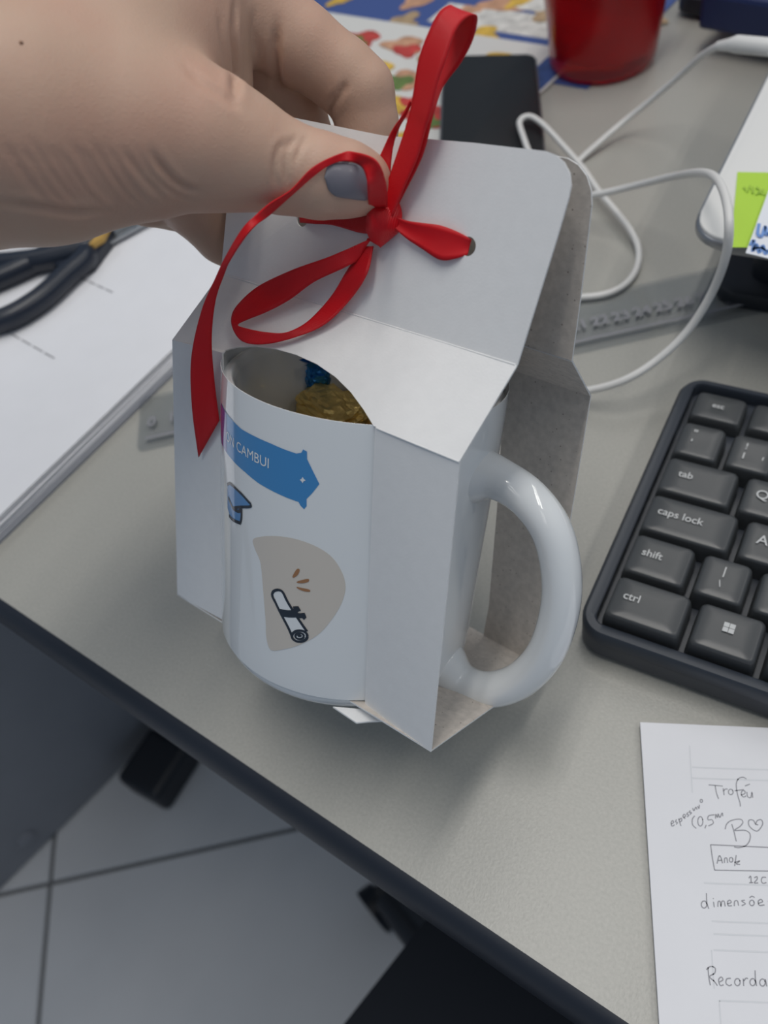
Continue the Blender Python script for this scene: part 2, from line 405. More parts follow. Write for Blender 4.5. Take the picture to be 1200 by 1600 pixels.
# office chair at the front of the desk
ca = at_z(545, 1590, -0.28)[:2]; cbp = at_z(655, 1450, -0.28)[:2]
ch = thing('office_chair', 'black office chair whose seat edge shows in front of the desk', 'chair', (.10, .0, FZ))
sd = (cbp - ca) / np.linalg.norm(cbp - ca); sn = np.array([sd[1], -sd[0]])
qs = lambda a, b: ca + sd * a + sn * b
out = [tuple(qs(a, b)) for a, b in rrect(-.21, 0.0, .27, .46, .05)]
V, F = prism(out, -.36, -.28, .018, 4, False); obj('seat', V, F, M['black_fabric'], ch, smooth=True)
cc = np.array(qs(.03, .25)); cast = at_z(612, 1412, FZ)[:2]
V, F = tube([(*cc, FZ + .09), (*cc, -.36)], .027, 20); obj('gas_column', V, F, M['black_plastic'], ch, smooth=True)
a0 = math.atan2(cast[1] - cc[1], cast[0] - cc[0]); R0 = np.linalg.norm(cast - cc)
for k in range(5):
    a = a0 + 2 * math.pi * k / 5; dv = np.array([math.cos(a), math.sin(a)]); tip = cc + dv * R0
    V, F = tube([(*(cc + dv * .02), FZ + .11), (*(cc + dv * R0 * .6), FZ + .095), (*(cc + dv * (R0 - .012)), FZ + .072)], [.026, .02, .015], 10); obj('base_arm', V, F, M['black_plastic'], ch, smooth=True)
    sv = np.array([-dv[1], dv[0]]); ps = []
    for s in (-1, 1):
        prof = [(-.011, .018), (-.008, .0245), (.004, .0265), (.010, .0265), (.011, .018)]
        pts = [np.array([*(tip + sv * s * (.013 + x)), FZ + .0268]) for x, r in prof]
        ps.append(tube(pts, [r for x, r in prof], 20))
    ps.append(tube([(*tip, FZ + .025), (*tip, FZ + .065)], .008, 10))
    V, F = merge(ps); obj('caster', V, F, M['black_plastic'], ch, smooth=True)

# ------------------------------------------------------------------ keyboard
U = 0.01905
kb = thing('keyboard', 'black compact computer keyboard with white legends lying on the grey desk', 'keyboard', (0, 0, 0))
KW = 15 * U
o_out = rrect(-.0062, -.0054, KW + .0062, .1225, .0095, 8); o_in = rrect(-.0012, -.0006, KW + .0012, .1195, .0035, 8)
V, F = prism([(x * 1.0, y) for x, y in o_out], .003, .0106); obj('case', V, F, M['kb_body'], kb, smooth=True)
n = len(o_out); V = []; F = []
rings = [(o_out, .0105), (o_out, .0152), ([(x + (xi - x) * .25, y + (yi - y) * .25) for (x, y), (xi, yi) in zip(o_out, o_in)], .0166), ([(x + (xi - x) * .85, y + (yi - y) * .85) for (x, y), (xi, yi) in zip(o_out, o_in)], .0166), (o_in, .0160), (o_in, .0105)]
for rg, z in rings: V += [(x, y, z) for x, y in rg]
for r in range(len(rings)):
    for i in range(n):
        a, b = r * n, ((r + 1) % len(rings)) * n; F.append([a + i, a + (i + 1) % n, b + (i + 1) % n, b + i])
obj('rim', V, F, M['kb_body'], kb, smooth=True)
for x in (.02, KW - .02):
    for y in (.01, .108):
        V, F = rbox((x, y, .0015), (.02, .006, .0031), .0008, 1); obj('rubber_foot', V, F, M['black_plastic'], kb)
def key_mesh(wu, hu=U, tall=True):
    g = .0009; x0, x1, y0, y1 = g, wu - g, g, hu - g; levels = []
    if tall: spec = [(.0110, 0), (.0150, .0001), (.0195, .0007), (.0206, .0012), (.0210, .0021)]
    else: spec = [(.0110, 0), (.0145, .0002), (.0168, .0009), (.0176, .0015), (.0179, .0026)]
    V = []; n = 0
    for z, ins in spec:
        rr = rrect(x0 + ins, y0 + ins * .6, x1 - ins, y1 - ins * .6, .0016 + ins * .2, 4); n = len(rr)
        for x, y in rr:
            dish = -.0006 * (1 - ((y - hu / 2) / (hu / 2)) ** 2) * (z > .0170)
            V.append((x, y, z + dish))
    F = []
    for r in range(len(spec) - 1):
        for i in range(n): F.append([r * n + i, r * n + (i + 1) % n, (r + 1) * n + (i + 1) % n, (r + 1) * n + i])
    k = len(V); cx, cy = wu / 2, hu / 2
    b = (len(spec) - 1) * n
    rr = [(V[b + i][0], V[b + i][1]) for i in range(n)]
    for x, y in rr: V.append((cx + (x - cx) * .5, cy + (y - cy) * .5, spec[-1][0] - .0006 + .0000))
    for i in range(n): F.append([b + i, b + (i + 1) % n, k + (i + 1) % n, k + i])
    F.append([k + i for i in range(n)])
    return V, F
KEYM = {}
def key(x, y, wu, hu=U, tall=True):
    kk = (round(wu, 5), round(hu, 5), tall)
    if kk not in KEYM:
        V, F = key_mesh(wu, hu, tall); me = new_mesh(V, F, M['kb_key'], True)
        b = bmesh.new(); b.from_mesh(me); bmesh.ops.recalc_face_normals(b, faces=b.faces); b.to_mesh(me); b.free()
        me.set_sharp_from_angle(angle=math.radians(50)); KEYM[kk] = me
    o = bpy.data.objects.new('key', KEYM[kk]); COL.objects.link(o); o.parent = kb; o.location = (x, y, 0)
    ROOT[o.name] = Matrix.Translation((x, y, 0)); return o
def legend(k, items, z=.0209):
    ps = []
    for s, lx, ly, size in items:
        V, F = text_mesh(s, size, 0.00004); V[:, 0] += lx * .001; V[:, 1] += ly * .001; V[:, 2] = z; ps.append((V, F))
    V, F = merge(ps); obj('legend', V, F, M['legend'], k, local=True, fixn=False)
rows = [
    (0, [1.47, 1.25, 1.25, 5.83, 1.2, 1.0, 1.0, 1.0, 1.0]),
    (1, [1.25, 1] + [1] * 10 + [2.75]),
    (2, [1.75] + [1] * 11 + [2.25]),
    (3, [1.5] + [1] * 12 + [1.5]),
    (4, [1] * 13 + [2])]
K = {}
for r, ws in rows:
    x = 0.0
    for i, w in enumerate(ws):
        K[(r, i)] = key(x * U, r * U, w * U); x += w
x = 0.0
for i in range(13):
    w = 1.15 if i < 12 else 15 - 1.15 * 12
    K[(5, i)] = key(x * U, .0995, w * U, .0165, False); x += w
legend(K[(0, 0)], [('ctrl', 8.2, 10.4, .0042)])
def winlogo(k, cx, cy, s):
    ps = []
    for i in (0, 1):
        for j in (0, 1): ps.append(rbox((cx + (i - .5) * s * 1.1, cy + (j - .5) * s * 1.1, .02088), (s, s, .00006)))
    V, F = merge(ps); obj('legend', V, F, M['legend'], k, local=True)
winlogo(K[(0, 1)], .0118, .0110, .0017)
legend(K[(1, 0)], [('shift', 9.0, 10.5, .0042)])
legend(K[(1, 1)], [('|', 9.2, 12.6, .0046), ('\\', 8.9, 7.2, .0036)])
legend(K[(2, 0)], [('caps lock', 13.0, 10.6, .0043)])
legend(K[(2, 1)], [('A', 7.8, 10.4, .0056)])
legend(K[(3, 0)], [('tab', 9.4, 10.6, .0042)])
legend(K[(3, 1)], [('Q', 7.8, 10.6, .0056)])
legend(K[(4, 0)], [('"', 6.8, 12.4, .0048), ("'", 6.6, 7.4, .0048)])
legend(K[(4, 1)], [('!', 6.8, 12.2, .0044), ('1', 6.8, 7.4, .0044), ('\u00b9', 13.5, 7.2, .0046)])
legend(K[(5, 0)], [('esc', 10.6, 8.6, .0036)], .01785)
legend(K[(5, 1)], [('F1', 10.6, 8.6, .0036)], .01785)

# ------------------------------------------------------------------ pad with handwriting, front right
PZ = 0.0026
pl = at_z(1000, 1128, PZ)[:2]; pb = at_z(1030, 1600, PZ)[:2]
pu = (pb - pl) / np.linalg.norm(pb - pl); pw = np.array([-pu[1], pu[0]])
if pw[0] < 0: pw = -pw
pq = lambda a, b: tuple(pl + pu * a + pw * b)
pad = thing('note_sheets', 'thin pad of white paper with pencil handwriting in front of the keyboard', 'paper', (*pq(.07, .05), 0))
for k, (z0, z1, ins) in enumerate([(0, .0010, .0006), (.0010, .0018, .0002), (.0018, .0026, 0)]):
    V, F = prism([pq(ins, ins), pq(.14 - ins, ins), pq(.14 - ins, .20 - ins), pq(ins, .20 - ins)], z0, z1, .0001, 1)
    V[:, 2] += 0; obj('sheet', V, F, M['paper'], pad)
HW = []
def hw(*pts, n=5, w=0.00016, smooth=True):
    P = np.array([[980 + a / 3.264, 1110 + b / 3.264] for a, b in pts])
    if smooth and len(P) > 2: P = catmull(P, n)
    HW.append(stroke_strip([at_z(a, b, PZ) for a, b in P], w, .00006))
def circ(cx, cy, rx, ry=None): ry = ry or rx; return [(cx + rx * math.cos(t), cy + ry * math.sin(t)) for t in np.linspace(-.5, 6.0, 11)]
hw((415, 380), (487, 386)); hw((448, 382), (455, 420), (466, 452))
hw((490, 398), (494, 432)); hw((492, 412), (500, 402), (512, 402)); hw(*circ(528, 416, 12, 14))
hw((608, 350), (590, 341), (566, 350), (556, 380), (563, 430), (575, 470), (577, 490)); hw((548, 410), (594, 404))
hw((580, 432), (600, 424), (598, 410), (585, 412), (582, 430), (594, 442), (606, 436)); hw((610, 416), (614, 440), (630, 444), (636, 418), (640, 446)); hw((600, 386), (626, 376))
x0, y0 = 228, 585
hw((225, 580), (236, 572), (232, 562), (224, 572), (228, 590), (242, 584)); hw((252, 556), (246, 568), (256, 572), (250, 582)); hw((262, 552), (274, 590)); hw((264, 558), (276, 550), (278, 562), (268, 570))
hw((288, 548), (298, 538), (290, 530), (284, 542), (296, 552)); hw((310, 520), (304, 530), (314, 534), (306, 544)); hw((322, 510), (316, 520), (328, 522), (320, 532)); hw((334, 498), (340, 512), (350, 494), (356, 506)); hw((358, 488), (366, 500), (368, 482)); hw(*circ(378, 462, 6, 8))
hw((344, 538), (332, 556), (334, 584), (352, 602)); hw(*circ(373, 566, 13, 24)); hw((403, 584), (396, 602)); hw((446, 532), (416, 538), (412, 558), (432, 558), (438, 576), (414, 590)); hw((450, 552), (452, 530), (460, 546), (464, 528), (472, 546), (484, 524), (488, 540))
hw((533, 580), (545, 620), (556, 668)); hw((500, 606), (506, 582), (530, 562), (575, 555), (590, 570), (575, 592), (548, 612), (600, 612), (626, 630), (624, 664), (604, 690), (570, 700), (545, 696))
hw((655, 582), (642, 560), (620, 562), (624, 592), (662, 616), (690, 582), (684, 558), (664, 562), (656, 580), (668, 584))
hw((425, 685), (1000, 712), smooth=False); hw((425, 685), (434, 750), (446, 815)); hw((446, 815), (1000, 824), smooth=False)
hw((458, 782), (466, 748), (472, 740)); hw((472, 740), (480, 756), (486, 780)); hw((463, 766), (482, 764)); hw((496, 778), (497, 756), (508, 754), (512, 778)); hw(*circ(530, 762, 9, 12)); hw((556, 738), (548, 794)); hw((546, 776), (574, 768), (556, 782), (576, 786))
hw((620, 856), (630, 846), (632, 878)); hw((622, 880), (642, 878)); hw((648, 854), (662, 848), (662, 862), (648, 880), (668, 880)); hw((708, 852), (690, 852), (684, 868), (692, 882), (710, 878))
hw(*circ(392, 990, 14, 18)); hw((404, 932), (406, 980), (416, 1012)); hw((440, 976), (444, 1004)); hw((438, 962), (440, 958)); hw((462, 1002), (464, 976), (474, 976), (478, 1000), (482, 976), (494, 974), (500, 1000))
hw((512, 986), (530, 980), (524, 968), (512, 976), (516, 996), (534, 996)); hw((546, 998), (548, 974), (562, 972), (568, 996)); hw((600, 968), (584, 972), (602, 986), (584, 996)); hw(*circ(636, 982, 12, 14)); hw((624, 956), (636, 948), (650, 954)); hw((668, 984), (690, 976), (682, 964), (668, 974), (674, 994), (700, 992)); hw((735, 968), (720, 974), (738, 986), (722, 996))
hw((412, 1310), (416, 1360), (424, 1402)); hw((404, 1322), (424, 1306), (448, 1314), (446, 1340), (420, 1358), (444, 1382), (460, 1404))
hw((470, 1386), (488, 1374), (480, 1360), (466, 1374), (474, 1402), (492, 1400)); hw((528, 1366), (508, 1370), (504, 1392), (520, 1404), (534, 1398)); hw(*circ(562, 1386, 14, 18)); hw((594, 1406), (592, 1368)); hw((594, 1380), (606, 1366), (616, 1368)); hw(*circ(640, 1386, 14, 18)); hw((652, 1326), (654, 1370), (660, 1406)); hw(*circ(690, 1388, 14, 18)); hw((704, 1370), (712, 1408)); hw((728, 1408), (728, 1372), (744, 1366))
V, F = merge(HW); tag(obj('handwriting', V, F, M['pencil'], pad, fixn=False), 'grey pencil handwriting')
HW = []
for yy, xs in ((290, 330), (345, 330), (880, 390), (1075, 430), (1140, 440), (1222, 440), (1480, 470)):
    hw((xs, yy), (1100, yy + 26), smooth=False, w=.00022)
for xs, ya, yb in ((318, 180, 420), (430, 1222, 1420), (470, 1480, 1700)): hw((xs, ya), (xs + 14, yb), smooth=False, w=.00018)
V, F = merge(HW); obj('faint_ruled_lines', V, F, M['faint'], pad, fixn=False)

# ------------------------------------------------------------------ paper bundles, left
s0 = at_z(0, 850, 0)[:2]; s1 = at_z(270, 588, 0)[:2]; su = (s1 - s0) / np.linalg.norm(s1 - s0); sw = np.array([su[1], -su[0]])
if sw[0] > 0: sw = -sw
sq = lambda a, b, base=s0: tuple(base + su * a + sw * b)
Z = [0, .0042, .0082, .0088, .0118]
labs = [('paper_stack', 'bottom bundle of paper painted grey for its shaded side under the white sheets beside the gift box', 'paper_shaded', 0, .0036, 0.0, 0.0),
        ('paper_bundle', 'middle bundle of white paper lying between the bottom bundle and the top sheets', 'paper', .0038, .0066, .0012, .0),
        ('printed_sheets', 'top bundle of white printed paper under the black scissors', 'paper', .0078, .0108, .0012, .6)]
for nm, lb, mt, z0, z1, sh, rot in labs:
    r = thing(nm, lb, 'paper', (*sq(.12, .1), z0 + 1e-5))
    nl = max(2, int((z1 - z0) / .0012)); hh = (z1 - z0) / nl
    for k in range(nl):
        j = random.uniform(-.0005, .0005); a = sh + j
        V, F = prism([sq(-.045 + j, a), sq(.225 + j, a + .004 * rot), sq(.225 + j, a + .20), sq(-.045 + j, a + .20)], z0 + k * hh, z0 + (k + 1) * hh - .00008, .0001, 1)
        if nm == 'printed_sheets': V[:, 2] += .0
        obj('sheet', V, F, M[mt] if not (mt == 'paper_shaded' and False) else M[mt], r)
    if nm == 'printed_sheets': ptop = r
V, F = prism([sq(-.045, -.0002), sq(.225, .0032), sq(.225, .20), sq(-.045, .20)], .0070, .0074); tag(obj('paper_sheet', V, F, M['paper']), 'single loose white sheet sandwiched between the two white paper bundles', 'paper')
ps = []
for a, b in (((113, 428), (176, 457)), ((0, 512), (85, 560)), ((240, 338), (272, 356)), ((60, 300), (120, 330))):
    A, Bq = at_z(*a, .0108), at_z(*b, .0108)
    P = [A + (Bq - A) * t for t in np.linspace(0, 1, 30)]
    for i in range(0, 29, 1):
        if i % 6 == 5: continue
        ps.append(stroke_strip([P[i], P[i + 1]], .0004, .00008))
    V, F = merge(ps); obj('printed_text_line', V, F, M['ink_grey'], ptop, fixn=False); ps = []

# ------------------------------------------------------------------ scissors on the papers
SZ = .0112
sc = thing('scissors', 'black handled steel scissors with yellow grip lying on white paper', 'scissors', tuple(at_z(130, 395, SZ)))
def spx(pts, z): return [at_z(a, b, z) for a, b in pts]
def ringloop(pts, z, r):
    P = catmull(spx(pts, z + r), 6, True); return tube(P, r, 12, True)
V, F = ringloop([(135, 400), (105, 430), (60, 470), (5, 500), (-50, 505), (-70, 480), (-35, 450), (20, 425), (70, 402), (110, 384)], SZ, .0064)
V[:, 2] = SZ + (V[:, 2] - SZ) * 1.0; obj('lower_handle', V, F, M['scissor_black'], sc, smooth=True)
V, F = ringloop([(140, 385), (100, 398), (40, 410), (-30, 412), (-90, 390), (-80, 360), (-20, 352), (50, 356), (105, 366)], SZ, .0068)
obj('upper_handle', V, F, M['scissor_black'], sc, smooth=True)
def flatpoly(pts, z0, z1, bev=.0005): return prism([tuple(at_z(a, b, z1)[:2]) for a, b in pts], z0, z1, bev, 2)
V, F = flatpoly([(95, 372), (150, 352), (172, 362), (140, 405), (100, 425), (70, 400)], SZ, SZ + .008, .002); obj('shank', V, F, M['scissor_black'], sc)
V, F = flatpoly([(68, 388), (84, 376), (128, 362), (154, 346), (170, 350), (160, 370), (144, 380), (108, 391), (74, 396)], SZ + .008, SZ + .0115, .001); tag(obj('grip_insert', V, F, M['yellow'], sc), 'yellow plastic grip')
V, F = flatpoly([(140, 392), (150, 372), (245, 328), (262, 318), (262, 326), (240, 342), (170, 380)], SZ + .002, SZ + .0034, .0004); obj('blade', V, F, M['steel'], sc)
V, F = flatpoly([(136, 384), (148, 362), (235, 316), (254, 306), (250, 318), (226, 335), (164, 372)], SZ + .0036, SZ + .0050, .0004); obj('blade', V, F, M['steel'], sc)
c = at_z(170, 362, SZ + .006); V, F = tube([(c[0], c[1], SZ + .003), (c[0], c[1], SZ + .0068), (c[0], c[1], SZ + .0072)], [.0032, .0032, .0022], 16); obj('pivot_screw', V, F, M['black_plastic'], sc, smooth=True)

# ------------------------------------------------------------------ clear ruler under the gift box
r0 = at_z(213, 703, .0022)[:2]; r1 = at_z(1200, 482, .0022)[:2]; ru = (r1 - r0) / np.linalg.norm(r1 - r0); rv = np.array([-ru[1], ru[0]])
rq = lambda a, b: tuple(r0 + ru * a + rv * b)
rl = thing('ruler', 'clear plastic ruler lying on the desk behind the gift box', 'ruler', (*rq(.15, .015), 0))
RL = .345
V, F = prism([rq(*p) for p in rrect(0, 0, RL, .036, .003, 4)], 0.0002, .0024, .0006, 2); obj('blade', V, F, M['acrylic'], rl)
V, F = prism([rq(*p) for p in rrect(.004, .0052, RL - .004, .0068, .0005, 2)], .0025, .0026); obj('printed_line', V, F, M['ink_grey'], rl)
ps = []
for k in range(0, 331):
    h = .006 if k % 10 == 0 else (.0045 if k % 5 == 0 else .003)
    ps.append(prism([rq(.007 + k * .001 - .00008, .0072), rq(.007 + k * .001 + .00008, .0072), rq(.007 + k * .001 + .00008, .0072 + h), rq(.007 + k * .001 - .00008, .0072 + h)], .0025, .00255))
V, F = merge(ps); tag(obj('tick_marks', V, F, M['ink_grey'], rl), kind='stuff')
ps = []
for k in range(0, 34):
    V, F = text_mesh(str(k), .0085, .0003); a = math.atan2(ru[1], ru[0]); V = xf(V, rotz(a), (*rq(.007 + k * .01, .0165), .0026)); ps.append((V, F))
V, F = merge(ps); obj('numbers', V, F, M['ink_grey'], rl, fixn=False)

# ------------------------------------------------------------------ flyers, phone, cup, background
fa = at_z(468, 14, .001)[:2]; fb = at_z(860, 74, .001)[:2]; fu = (fb - fa) / np.linalg.norm(fb - fa); fv = np.array([fu[1], -fu[0]])
def flyer(name, label, corner, w, h, z, base, blobs, bars):
    fq = lambda a, b: tuple(corner + fu * a + fv * b)
    r = thing(name, label, 'flyer', (*fq(w / 2, h / 2), z))
    V, F = prism([fq(0, 0), fq(w, 0), fq(w, h), fq(0, h)], z, z + .0006); obj('paper', V, F, base, r)
    for (x, y, ww, hh, mi) in bars:
        V, F = prism([fq(x, y), fq(x + ww, y), fq(x + ww, y + hh), fq(x, y + hh)], z + .00062, z + .0007); obj('printed_banner', V, F, mi, r)
    blob_n = 0
    for (x, y, rx, ry, mi) in blobs:
        ph = random.uniform(0, 6); out = []
        for t in np.linspace(0, 2 * math.pi, 22, endpoint=False):
            k = 1 + .22 * math.sin(3 * t + ph) + .12 * math.sin(5 * t + 2 * ph); out.append(fq(x + rx * k * math.cos(t), y + ry * k * math.sin(t)))
        V, F = prism(out, z + .00075, z + .0009 + (blob_n := blob_n + 1) * 6e-6); obj('printed_picture', V, F, FOODS[mi], r)
bl = []
for gx in range(7):
    for gy in range(6):
        cx, cy = .025 + gx * .040 + random.uniform(-.004, .004), .03 + gy * .036 + random.uniform(-.004, .004)
        m0 = random.choice([0, 1, 2, 3, 4, 5])
        bl.append((cx, cy, .016, .011, m0)); bl.append((cx + random.uniform(-.010, .010), cy + .006, .011, .008, random.choice([0, 1, 3, 2])))
        if random.random() < .5: bl.append((cx + random.uniform(-.012, .012), cy - .009, .006, .005, random.choice([2, 6, 3])))
flyer('food_flyer', 'white supermarket flyer with food pictures lying beneath the dark phone', fa - fu * .06, .316, .24, .0012, M['flyer'], bl,
      [(.296, .010, .018, .10, FOODS[6]), (.296, .085, .018, .075, FOODS[0])])
bl = [(random.uniform(.02, .36), random.uniform(.05, .16), random.uniform(.008, .02), random.uniform(.006, .014), random.choice([0, 1, 5, 4, 7, 1, 6])) for k in range(34)]
flyer('blue_flyer', 'blue supermarket flyer half under the white food flyer', fa - fu * .08 - fv * .16, .36, .20, .0002, M['flyer_blue'], bl,
      [(.02, .03, .30, .035, M['flyer']), (.20, .12, .14, .03, FOODS[7])])
# phone
pTL, pTR, pBR = at_z(692, 86, .0200), at_z(838, 83, .0125), at_z(846, 232, .0125)
W_ = np.linalg.norm(pTR - pTL); hu_ = (pTR - pTL) / W_; hv_ = pBR - pTR; hv_ -= hu_ * np.dot(hv_, hu_); hv_ /= np.linalg.norm(hv_); hn_ = np.cross(hv_, hu_)
if hn_[2] < 0: hn_ = -hn_
def hq3(V): V = np.asarray(V); return pTL + V[:, :1] * hu_ + V[:, 1:2] * hv_ + V[:, 2:] * hn_
ph = thing('smartphone', 'dark smartphone lying on the food flyer behind the gift box', 'phone', tuple(pTL + hu_ * .03 + hv_ * .07 - hn_ * .009))
V, F = prism(rrect(0, 0, W_, .150, .006, 6), -.0088, -.0008, .0012, 2); obj('body', hq3(V), F, M['phone_rim'], ph, smooth=True)
V, F = prism(rrect(.0012, .0012, W_ - .0012, .1488, .0052, 6), -.0008, 0, .0004, 2); obj('screen', hq3(V), F, M['phone_glass'], ph, smooth=True)
# cup
cctr = np.array([-.139, .399]); cr = .0335
cp = thing('cup', 'translucent red plastic cup standing on the desk behind the phone', 'cup', (*cctr, 0.0003))
prof = [(0, 0), (cr - .006, 0), (cr - .002, .0015), (cr, .005), (cr + .001, .02), (cr + .0075, .085), (cr + .0085, .115), (cr + .0070, .115), (cr + .0060, .085), (cr - .001, .020), (cr - .003, .012), (0, .012)]
def lathe(prof, n=48, flute=0):
    V, F = [], []; m = len(prof)
    for i, (r, z) in enumerate(prof):
        for k in range(n):
            a = 2 * math.pi * k / n; rr = r * (1 + (flute * math.cos(6 * a) if .015 < z < .09 else 0)); V.append((rr * math.cos(a), rr * math.sin(a), z))
    for i in range(m - 1):
        for k in range(n): F.append([i * n + k, i * n + (k + 1) % n, (i + 1) * n + (k + 1) % n, (i + 1) * n + k])
    return np.array(V), F
V, F = lathe(prof, 48, .03); b = bmesh.new()
o = obj('cup_wall', V, F, M['cup_red'], cp, local=True, smooth=True)
b = bmesh.new(); b.from_mesh(o.data); bmesh.ops.remove_doubles(b, verts=b.verts, dist=1e-6); bmesh.ops.recalc_face_normals(b, faces=b.faces); b.to_mesh(o.data); b.free()
# dark things at the back right
bk = at_z(1040, 26, 0)[:2]; bk2 = at_z(1200, 52, 0)[:2]; bu = (bk2 - bk) / np.linalg.norm(bk2 - bk); bv = np.array([-bu[1], bu[0]])
bq = lambda a, b_: tuple(bk + bu * a + bv * b_)
ms = thing('monitor_base', 'black flat monitor base behind the red cup at the back of the desk', 'monitor base', (*bq(.05, .1), 0))
V, F = prism([bq(*p) for p in rrect(0.004, 0, .30, .20, .012, 4)], .004, .014, .002, 2); obj('foot_plate', V, F, M['black_plastic'], ms, smooth=True)
for a, b_ in ((.02, .02), (.28, .02), (.02, .18), (.28, .18)):
    p = bq(a, b_); V, F = rbox((p[0], p[1], .002), (.014, .014, .0041)); obj('rubber_pad', V, F, M['black_plastic'], ms)
V, F = prism([bq(*p) for p in rrect(.12, .12, .20, .15, .008, 4)], .014, .16, .002, 2); obj('neck', V, F, M['black_plastic'], ms)
fo = at_z(1150, 10, .03)[:2]
V, F = rbox((0, 0, .011), (.10, .07, .022), .003, 2); V = xf(V, rotz(-.25), (fo[0] + .035, fo[1] + .025, .0142)); tag(obj('blue_case', V, F, M['navy']), 'navy blue box lying on the black monitor base', 'box')

# ------------------------------------------------------------------ white laptop on a dark riser, with notes
LZ = .060
l0 = at_z(1085, 335, LZ)[:2]; lx0 = l0[0] + .0008; ly0 = at_z(1140, 378, LZ)[1]
rs = thing('laptop_riser', 'black riser block standing under the white laptop', 'stand', (.12, .28, 0))
V, F = prism(rrect(-.012, .188, .30, .40, .01, 4), 0.0005, .008, .002, 2); obj('base_plate', V, F, M['black_plastic'], rs, smooth=True)
V, F = prism(rrect(.0, .198, .29, .38, .01, 4), .008, LZ - .0058, .003, 2); obj('block', V, F, M['black_plastic'], rs, smooth=True)
lp = thing('laptop', 'white closed laptop with silver rim raised on the black riser', 'laptop', (.13, .28, LZ - .0055))
out = rrect(lx0, ly0, lx0 + .32, ly0 + .23, .016, 8)
V, F = prism(out, LZ - .0055, LZ - .0012, .0015, 3, False); obj('lower_shell', V, F, M['slab_rim'], lp, smooth=True)
V, F = prism(rrect(lx0 + .0012, ly0 + .0012, lx0 + .3188, ly0 + .2288, .015, 8), LZ - .0012, LZ, .0006, 3); obj('lid', V, F, M['slab_white'], lp, smooth=True)
def sheet_hang(name, label, pts, z, mt, hang):
    """sticky note lying on the lid whose free end hangs a little over the front edge"""
    P = [at_z(a, b, z) for a, b in pts]; A = np.array(P)
    nn_ = 10; V = []; F = []
    for s in range(nn_ + 1):
        t = s / nn_
        L_, R_ = A[0] + (A[3] - A[0]) * t, A[1] + (A[2] - A[1]) * t
        for q_ in (L_, R_): V.append(q_ + np.array([0, 0, .0004 + hang * t * t]))
    n2 = len(V); V = V + [v + np.array([0, 0, -.0002]) for v in V]
    for s in range(nn_):
        F.append([2 * s, 2 * s + 1, 2 * s + 3, 2 * s + 2]); F.append([n2 + 2 * s + 2, n2 + 2 * s + 3, n2 + 2 * s + 1, n2 + 2 * s])
        F.append([2 * s, 2 * s + 2, n2 + 2 * s + 2, n2 + 2 * s]); F.append([2 * s + 1, 2 * s + 3, n2 + 2 * s + 3, n2 + 2 * s + 1])
    F += [[0, 1, n2 + 1, n2], [2 * nn_, 2 * nn_ + 1, n2 + 2 * nn_ + 1, n2 + 2 * nn_]]
    r = thing(name, label, 'sticky note', tuple(A.mean(0))); obj('note', V, F, mt, r, smooth=True); return r, A
r, A = sheet_hang('sticky_note', 'lime green sticky note stuck to the front edge of the white laptop', [(1152, 270), (1262, 272), (1254, 392), (1141, 391)], LZ, M['note_green'], .001)
ps = []
for pts in ([(1162, 292), (1168, 300), (1172, 290)], [(1176, 292), (1177, 302)], [(1182, 292), (1188, 298), (1182, 304)], [(1193, 296), (1188, 302), (1196, 304)]):
    ps.append(stroke_strip([at_z(a, b, LZ + .001) for a, b in pts], .0004, .0002))
V, F = merge(ps); obj('faint_writing', V, F, M['ink_green'], r, fixn=False)
r, A = sheet_hang('sticky_note', 'white paper note with blue handwriting overlapping the green sticky note', [(1203, 292), (1300, 320), (1270, 425), (1164, 400)], LZ + .0018, M['note_white'], .001)
ps = []
for pts in ([(1186, 350), (1184, 366), (1190, 370), (1196, 354), (1198, 368), (1206, 360)], [(1172, 384), (1178, 376), (1176, 394), (1182, 382), (1186, 396), (1192, 384), (1196, 398), (1206, 386)], [(1176, 390), (1188, 388), (1200, 394)], [(1206, 330), (1214, 340), (1222, 336)]):
    ps.append(stroke_strip([at_z(a, b, LZ + .0030) for a, b in catmull(pts, 5)], .0006, .0003))
V, F = merge(ps); obj('blue_writing', V, F, M['ink_blue'], r, fixn=False)

# ------------------------------------------------------------------ white cable
cz = .0022
path = [(1215, 74, .066), (1165, 70, .066), (1130, 70, .064), (1098, 86, .052), (1062, 118, .036), (1015, 158, .020), (975, 190, .010), (935, 224, .005), (900, 256, cz), (862, 300, cz), (830, 380, cz), (825, 440, cz), (860, 468, cz), (905, 465, cz), (945, 460, cz), (975, 446, cz), (994, 422, cz), (998, 390, .003), (985, 360, .005), (962, 330, .006), (935, 298, .007), (910, 262, .008), (880, 228, .012), (850, 196, .017), (828, 182, .019), (812, 190, .019), (818, 215, .0185), (832, 250, .0165), (856, 290, .014), (890, 306, .016), (930, 304, .020), (985, 292, .028), (1050, 276, .046), (1096, 270, .070), (1120, 280, .078), (1134, 310, .080), (1139, 350, .078), (1134, 400, .066), (1112, 458, .048), (1076, 515, .032), (1030, 560, .022), (980, 592, .016), (925, 609, .010), (870, 612, .005), (830, 600, cz), (790, 590, cz)]
P = catmull([at_z(*p) for p in path], 6)
cab = thing('cable', 'white charging cable looping over the desk behind the gift box', 'cable', (0, .2, 0))
V, F = tube(P, .0017, 10); obj('cord', V, F, M['cable'], cab, smooth=True)
a, b_ = at_z(1205, 74, .066), at_z(1150, 69, .066); c_ = at_z(1122, 72, .062)
V, F = tube([a, b_, b_ + (c_ - b_) * .35, c_], [.0040, .0040, .0030, .0022], 16); obj('plug', V, F, M['cable'], cab, smooth=True)

